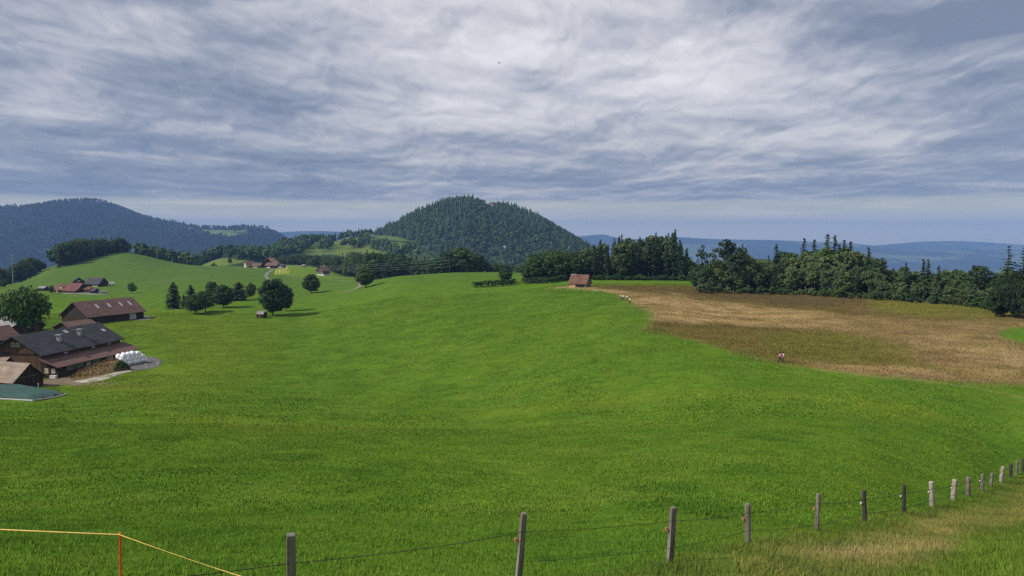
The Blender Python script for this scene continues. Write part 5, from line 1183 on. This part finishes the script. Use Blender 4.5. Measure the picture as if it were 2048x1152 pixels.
# ================================================================== people
def skin_mesh(name, nodes, edges, mat, parent, sub=1):
    """nodes: {key: (x, y, z, radius)}; one continuous skinned surface"""
    keys = list(nodes); me = bpy.data.meshes.new(name); me.from_pydata([nodes[k][:3] for k in keys], [(keys.index(a), keys.index(b)) for a, b in edges], [])
    o = link(name, me, mat, parent); sk = o.modifiers.new('skin', 'SKIN'); sk.use_smooth_shade = True
    for i, k in enumerate(keys):
        r = nodes[k][3]; r = r if isinstance(r, tuple) else (r, r)
        me.skin_vertices[0].data[i].radius = r
    me.skin_vertices[0].data[0].use_root = True
    if sub: ss = o.modifiers.new('sub', 'SUBSURF'); ss.levels = sub; ss.render_levels = sub
    return o
def cloth(name, c): return plain(name, c, 0.9, 0.1, 0.10, 6.0)
SKIN = plain('skin', (0.52,0.33,0.24), 0.6, 0.3, 0.05); TROUSER = cloth('black_trousers', (0.022,0.022,0.026)); HAIR = cloth('dark_hair', (0.05,0.035,0.025)); SHOE = cloth('dark_shoes', (0.03,0.026,0.022))
def person(p, face, label, shirt, stride=0.28, lean=0.04, scale=1.0, pack=None, hat=None, arm=0.25, trouser=None, group=None, short_sleeve=True):
    """figure facing +x in its own frame, walking"""
    r = empty('person', p, face); r.scale = (scale,)*3; tag(r, label, 'person', group)
    s = stride; L = lean
    J = {'pelvis': (0,0,0.94,0.125), 'waist': (L*0.4,0,1.08,0.12), 'chest': (L,0,1.30,(0.14,0.115)), 'neck0': (L*1.2,0,1.46,0.062), 'neck': (L*1.4,0,1.53,0.052), 'head0': (L*1.5+0.02,0,1.61,0.080), 'head': (L*1.5+0.02,0,1.68,0.095), 'crown': (L*1.5+0.01,0,1.76,0.065), 'nose': (L*1.5+0.115,0,1.645,0.013), 'chin': (L*1.5+0.07,0,1.575,0.035)}
    E = [('pelvis','waist'),('waist','chest'),('chest','neck0'),('neck0','neck'),('neck','head0'),('head0','head'),('head','crown'),('head','nose'),('head0','chin')]
    for sd, sg in (('l', 1), ('r', -1)):
        f = s*sg; a = arm*-sg
        J.update({sd+'hip': (0,0.09*sg,0.90,0.095), sd+'knee': (f*0.55+0.05, 0.095*sg, 0.50, 0.062), sd+'ankle': (f*1.05-0.03,0.095*sg,0.10,0.042), sd+'ball': (f*1.05+0.09,0.10*sg,0.045,0.042), sd+'toe': (f*1.05+0.16,0.10*sg,0.035,0.03),
                  sd+'sho': (L,0.18*sg,1.42,0.066), sd+'elb': (L+a*0.5-0.02,0.235*sg,1.15,0.046), sd+'wri': (L+a*0.9+0.10,0.24*sg,0.93,0.031), sd+'palm': (L+a*1.0+0.14,0.235*sg,0.865,0.036)})
        E += [('pelvis',sd+'hip'),(sd+'hip',sd+'knee'),(sd+'knee',sd+'ankle'),(sd+'ankle',sd+'ball'),(sd+'ball',sd+'toe'),('chest',sd+'sho'),(sd+'sho',sd+'elb'),(sd+'elb',sd+'wri'),(sd+'wri',sd+'palm')]
        px_, py_, pz_ = J[sd+'palm'][:3]
        for k, (off, ln) in enumerate(((-0.027,0.062),(-0.009,0.076),(0.009,0.080),(0.027,0.070))):
            J[f'{sd}f{k}a'] = (px_+0.012-off, py_-0.01*sg, pz_-0.045, 0.0095); J[f'{sd}f{k}b'] = (px_+0.030-off*1.1, py_-0.022*sg, pz_-0.045-ln*0.8, 0.008); E += [(sd+'palm',f'{sd}f{k}a'),(f'{sd}f{k}a',f'{sd}f{k}b')]
        J[sd+'tha'] = (px_+0.045, py_-0.012*sg, pz_+0.005, 0.011); J[sd+'thb'] = (px_+0.062, py_-0.025*sg, pz_-0.035, 0.009); E += [(sd+'palm',sd+'tha'),(sd+'tha',sd+'thb')]
    body = skin_mesh('body', J, E, SKIN, r)
    def grow(keys, k, extra=None):
        d = {}
        for q in keys:
            v = J[q]; rad = v[3]; rad = tuple(x+k for x in rad) if isinstance(rad, tuple) else rad+k; d[q] = (*v[:3], rad)
        d.update(extra or {}); return d
    sk = ['waist','pelvis','chest','neck0','lsho','rsho','lelb','relb'] + ([] if short_sleeve else ['lwri','rwri'])
    e = [('pelvis','waist'),('waist','chest'),('chest','neck0'),('chest','lsho'),('lsho','lelb'),('chest','rsho'),('rsho','relb')] + ([] if short_sleeve else [('lelb','lwri'),('relb','rwri')])
    skin_mesh('shirt', grow(sk, 0.022), e, shirt, r)
    tk = ['pelvis','lhip','lknee','lankle','rhip','rknee','rankle']; skin_mesh('trousers', grow(tk, 0.016), [('pelvis','lhip'),('lhip','lknee'),('lknee','lankle'),('pelvis','rhip'),('rhip','rknee'),('rknee','rankle')], trouser or TROUSER, r)
    for sd in 'lr': skin_mesh('shoe', grow([sd+'ankle',sd+'ball',sd+'toe'], 0.012), [(sd+'ankle',sd+'ball'),(sd+'ball',sd+'toe')], SHOE, r)
    hx = L*1.5
    skin_mesh('hair', {'a': (hx-0.005,0,1.70,0.102), 'b': (hx-0.015,0,1.78,0.070), 'c': (hx-0.055,0,1.62,0.070)}, [('a','b'),('a','c')], HAIR, r)
    for sg in (1, -1): MB().cyl((hx+0.108,0.036*sg,1.685),(hx+0.116,0.036*sg,1.685),0.013,n=8).build('eye', P_DARK, r); MB().cyl((hx+0.01,0.098*sg,1.66),(hx+0.015,0.112*sg,1.665),0.030,0.024,n=8).build('ear', SKIN, r)
    MB().box(hx+0.100,hx+0.108,-0.025,0.025,1.60,1.607).build('mouth', cloth('lips', (0.35,0.14,0.11)), r)
    if hat: skin_mesh('hat', {'a': (hx,0,1.80,(0.125,0.115)), 'b': (hx,0,1.87,0.07)}, [('a','b')], hat, r); MB().cyl((hx,0,1.775),(hx,0,1.79),0.19,0.185,n=16).build('hat_brim', hat, r)
    if pack: skin_mesh('backpack', {'a': (L-0.24,0,1.12,(0.13,0.10)), 'b': (L-0.24,0,1.38,(0.12,0.09)), 'c': (L-0.23,0,1.46,0.07)}, [('a','b'),('b','c')], pack, r)
    return r
WHITE = cloth('white_shirt', (0.72,0.71,0.70)); PINKW = cloth('pale_pink_shirt', (0.72,0.52,0.46)); PINK = cloth('pink_jacket', (0.52,0.16,0.20)); BLUEW = cloth('pale_blue_shirt', (0.44,0.48,0.56)); GREYW = cloth('offwhite_shirt', (0.66,0.64,0.58)); WINE = cloth('wine_pack', (0.14,0.03,0.06)); OLIVE_C = cloth('olive_trousers', (0.10,0.085,0.05)); DARKHAT = cloth('dark_hat', (0.05,0.045,0.035))
aw = math.radians(60)
person(at(1242.5, 600.2), aw, 'walker in pale pink shirt, leftmost of the four on the moor edge', PINKW, 0.15, scale=1.05)
person(at(1247.2, 600.8), aw+0.1, 'walker in white shirt and black trousers, second from left of the four', WHITE, 0.18, scale=1.05, pack=None)
person(at(1253.8, 602.6), aw, 'walker in long offwhite shirt, third from left of the four', GREYW, 0.14, scale=1.08)
person(at(1260.0, 607.4), aw+0.15, 'walker in bright white shirt with arms out, nearest of the four', WHITE, 0.16, scale=1.0, arm=0.12)
person(at(1559.5, 725), math.radians(10), 'hiker in pink jacket and black trousers in wide stride by the brown moor', PINK, 0.46, 0.10, 0.98, short_sleeve=False)
person(at(1565.5, 726.5), math.radians(15), 'hiker in pale blue shirt with dark hat and wine red backpack beside pink hiker', BLUEW, 0.24, 0.06, 1.06, pack=WINE, hat=DARKHAT, trouser=OLIVE_C)

# a bird high over the meadow
dx, dy, dz = ray(998, 126); bp = Vector((dx, dy, dz))*62.0
r = empty('bird', bp, 0.6); tag(r, 'tiny dark bird flying high in the middle of the sky', 'bird')
skin_mesh('body', {'c': (0,0,0,0.032), 'n': (0.075,0,0.012,0.022), 'h': (0.105,0,0.018,0.019), 'b': (0.135,0,0.014,0.005), 't': (-0.09,0,0.0,0.014), 'u': (-0.14,0,0.0,(0.004,0.022))}, [('c','n'),('n','h'),('h','b'),('c','t'),('t','u')], HAIR, r)
for sg in (1, -1):
    wv = [(0.05,0.02*sg,0.01),(-0.03,0.02*sg,0.01),(0.045,0.10*sg,0.045),(-0.03,0.10*sg,0.04),(0.0,0.19*sg,0.03),(-0.045,0.17*sg,0.028)]
    MB().add(wv + [(a,b,c+0.006) for a,b,c in wv], [(0,1,3,2),(2,3,5,4),(6,8,9,7),(8,10,11,9),(0,2,8,6),(2,4,10,8),(1,7,9,3),(3,9,11,5),(4,5,11,10),(0,6,7,1)]).build('wing', HAIR, r)

# ================================================================== grass
TMPL = bpy.data.collections.new('grass_tufts')          # tufts the grass sheets are made of; not in the scene itself
def tuft(seed, n, size, h0, h1, w0, w1, lean=0.5, var=0.17):
    r = np.random.default_rng(seed); c = (r.random((n, 2))-0.5)*size*1.15; az = r.random(n)*2*np.pi; h = r.uniform(h0, h1, n)*(0.6+0.8*vnoise(c[:,0]*3/size*2+seed, c[:,1]*3/size*2, seed)); wd = r.uniform(w0, w1, n)
    d = np.stack([np.cos(az), np.sin(az)], 1); s = np.stack([-d[:,1], d[:,0]], 1); ln = np.abs(r.normal(0, lean, n))+0.1
    rows = []
    for t, k in ((0.0, 1.0), (0.55, 0.9), (1.0, 0.12)):
        off = d*(ln*h*t**1.7)[:, None]; z = h*t*(1-0.25*ln*t) - 0.02
        for sg in (-1, 1): rows.append(np.column_stack([c + off + s*(wd*k*0.5*sg)[:, None], z]))
    V = np.stack(rows, 1).reshape(-1, 3); b = np.arange(n)[:, None]*6
    F = np.concatenate([b+[0,1,3,2], b+[2,3,5,4]]); me = mesh_np('tuft', V, F)
    sh = np.repeat(np.clip(r.normal(1.0, var, n), 0.5, 1.7), 6)[:, None]*np.array([[1, 1, 1]]); yel = np.repeat((r.random(n) < 0.06), 6)[:, None]
    sh = np.where(yel, sh*np.array([[1.9, 1.35, 1.6]]), sh); color_attr(me, 'leaf_tone', sh)
    return me
def grass_mat(name, tr=0.35):
    m = MT(name, 0.9, 0.03); c = m.mix(1.0, m.attr('tint', True), m.attr('leaf_tone'), 'MULTIPLY'); m.base(c)
    t = m.node('ShaderNodeBsdfTranslucent'); m.l.new(c, t.inputs['Color']); x = m.node('ShaderNodeMixShader'); x.inputs[0].default_value = tr
    ge = m.node('ShaderNodeNewGeometry'); nv = m.node('ShaderNodeVectorMath', operation='SCALE'); nv.inputs['Scale'].default_value = 0.45; m.l.new(ge.outputs['Normal'], nv.inputs[0])
    ad = m.node('ShaderNodeVectorMath', operation='ADD'); m.l.new(nv.outputs[0], ad.inputs[0]); ad.inputs[1].default_value = (0, 0, 0.62); nn = m.node('ShaderNodeVectorMath', operation='NORMALIZE'); m.l.new(ad.outputs[0], nn.inputs[0])
    m.l.new(nn.outputs[0], m.b.inputs['Normal']); m.l.new(nn.outputs[0], t.inputs['Normal'])   # blades soft-shaded like the sward they form
    m.l.new(m.b.outputs[0], x.inputs[1]); m.l.new(t.outputs[0], x.inputs[2]); m.l.new(x.outputs[0], m.out.inputs['Surface']); return m.m
def sow(name, label, cat_, pts, size_jit, meshes, mat, gain):
    """scatter tufts over ground points with geometry nodes (one object of grass)"""
    x, y = pts; z = H(x, y); n = len(x); e = 0.4
    sx = (H(x+e, y)-H(x-e, y))/(2*e); sy = (H(x, y+e)-H(x, y-e))/(2*e)
    me = bpy.data.meshes.new(name); me.vertices.add(n); me.vertices.foreach_set('co', np.stack([x, y, z], 1).astype(np.float32).ravel())
    rot = np.zeros((n, 3), np.float32)
    for i in range(n):
        nv = Vector((-sx[i], -sy[i], 1)).normalized(); q = Vector((0, 0, 1)).rotation_difference(nv) @ Euler((0, 0, RF.uniform(0, 6.283))).to_quaternion(); rot[i] = q.to_euler()
    a = me.attributes.new('rot', 'FLOAT_VECTOR', 'POINT'); a.data.foreach_set('vector', rot.ravel())
    a = me.attributes.new('scl', 'FLOAT', 'POINT'); a.data.foreach_set('value', RF.uniform(1-size_jit, 1+size_jit, n).astype(np.float32))
    c = cover(x, y, z)*gain*RF.uniform(0.90, 1.10, (n, 1)); cc = np.ones((n, 4), np.float32); cc[:, :3] = c
    a = me.attributes.new('tint', 'FLOAT_COLOR', 'POINT'); a.data.foreach_set('color', cc.ravel())
    o = link(name, me); tag(o, label, cat_, kind='stuff')
    col = bpy.data.collections.new(name+'_tufts')
    for m_ in meshes:
        m_.materials.append(mat); t = bpy.data.objects.new('tuft', m_); col.objects.link(t)
    ng = bpy.data.node_groups.new(name, 'GeometryNodeTree'); ng.interface.new_socket('Geometry', in_out='INPUT', socket_type='NodeSocketGeometry'); ng.interface.new_socket('Geometry', in_out='OUTPUT', socket_type='NodeSocketGeometry')
    N = ng.nodes; Lk = ng.links.new; gi = N.new('NodeGroupInput'); go = N.new('NodeGroupOutput'); ip = N.new('GeometryNodeInstanceOnPoints'); ci = N.new('GeometryNodeCollectionInfo')
    ci.inputs['Collection'].default_value = col; ci.inputs['Separate Children'].default_value = True; ci.inputs['Reset Children'].default_value = True
    ip.inputs['Pick Instance'].default_value = True
    rv = N.new('FunctionNodeRandomValue'); rv.data_type = 'INT'; rv.inputs['Min'].default_value = 0; rv.inputs['Max'].default_value = len(meshes)-1
    def na(nm, t): q = N.new('GeometryNodeInputNamedAttribute'); q.data_type = t; q.inputs['Name'].default_value = nm; return [s for s in q.outputs if s.enabled][0]
    e2r = N.new('FunctionNodeEulerToRotation'); Lk(na('rot', 'FLOAT_VECTOR'), e2r.inputs[0])
    Lk(gi.outputs[0], ip.inputs['Points']); Lk(ci.outputs[0], ip.inputs['Instance']); Lk([s for s in rv.outputs if s.enabled][0], ip.inputs['Instance Index']); Lk(e2r.outputs[0], ip.inputs['Rotation']); Lk(na('scl', 'FLOAT'), ip.inputs['Scale']); Lk(ip.outputs[0], go.inputs[0])
    md = o.modifiers.new('sow', 'NODES'); md.node_group = ng
    return o
def grid(y0, y1, st, px0=-90, px1=2140):
    ys = []; xs = []; y = y0
    while y < y1:
        a = (px0-1024)/FPX*y*1.03-1; b = (px1-1024)/FPX*y*1.03+1; k = np.arange(a, b, st); xs.append(k + RF.uniform(-0.35, 0.35, len(k))*st); ys.append(np.full(len(k), y) + RF.uniform(-0.35, 0.35, len(k))*st); y += st
    return np.concatenate(xs), np.concatenate(ys)
def masks(x, y):
    z = H(x, y); px, py = to_px(x, np.maximum(y, 1), z)
    moor = (poly_mask(px, py, MOOR, 1.0) > 0.5) & (poly_mask(px, py, GWEDGE, 1.0) < 0.5)
    bank = poly_mask(px, py, BANK, 6.0) > 0.5
    farm = poly_mask(px, py, [(52,776),(88,752),(340,742),(336,708),(230,700),(0,640),(-200,640),(-200,815),(60,808),(140,792)], 0.5) > 0.5
    hut = np.hypot(x-30, y-305) < 7
    return moor, bank, farm | hut, px, py
GM = grass_mat('meadow_blades', 0.2); GM2 = grass_mat('dry_blades', 0.25)
x, y = grid(7.0, 27, 0.80); mo, bk, fm, px, py = masks(x, y); k = ~bk
sow('grass', 'lush green meadow grass close to the photographer', 'grass', (x[k], y[k]), 0.25, [tuft(s, 470, 1.0, 0.05, 0.125, 0.005, 0.010, 0.7) for s in range(5)], GM, GRASS_GAIN)
x, y = grid(27, 75, 1.9); mo, bk, fm, px, py = masks(x, y); k = ~bk
sow('grass', 'green meadow grass in the middle foreground', 'grass', (x[k], y[k]), 0.25, [tuft(10+s, 800, 2.4, 0.06, 0.14, 0.012, 0.024, 0.7) for s in range(5)], GM, GRASS_GAIN)
x, y = grid(75, 330, 6.0); mo, bk, fm, px, py = masks(x, y); k = ~bk & ~mo & ~fm & (py > 540)
sow('grass', 'green meadow grass further off, up to the crest', 'grass', (x[k], y[k]), 0.25, [tuft(20+s, 1000, 7.6, 0.07, 0.16, 0.04, 0.08, 0.7) for s in range(5)], GM, GRASS_GAIN)
x, y = grid(95, 330, 3.4, 1120, 2140); mo, bk, fm, px, py = masks(x, y)
sow('moor_grass', 'brown and tan reed grass of the moor', 'grass', (x[mo & ~fm], y[mo & ~fm]), 0.3, [tuft(30+s, 420, 4.3, 0.12, 0.30, 0.03, 0.07, 0.6, 0.13) for s in range(5)], GM2, 1.5)
x, y = grid(9, 80, 0.95, 1050, 2300); mo, bk, fm, px, py = masks(x, y)
sow('bank_grass', 'long dry grass on the bank this side of the fence', 'grass', (x[bk], y[bk]), 0.35, [tuft(40+s, 330, 1.2, 0.09, 0.25, 0.006, 0.013, 0.7) for s in range(5)], GM2, 1.25)
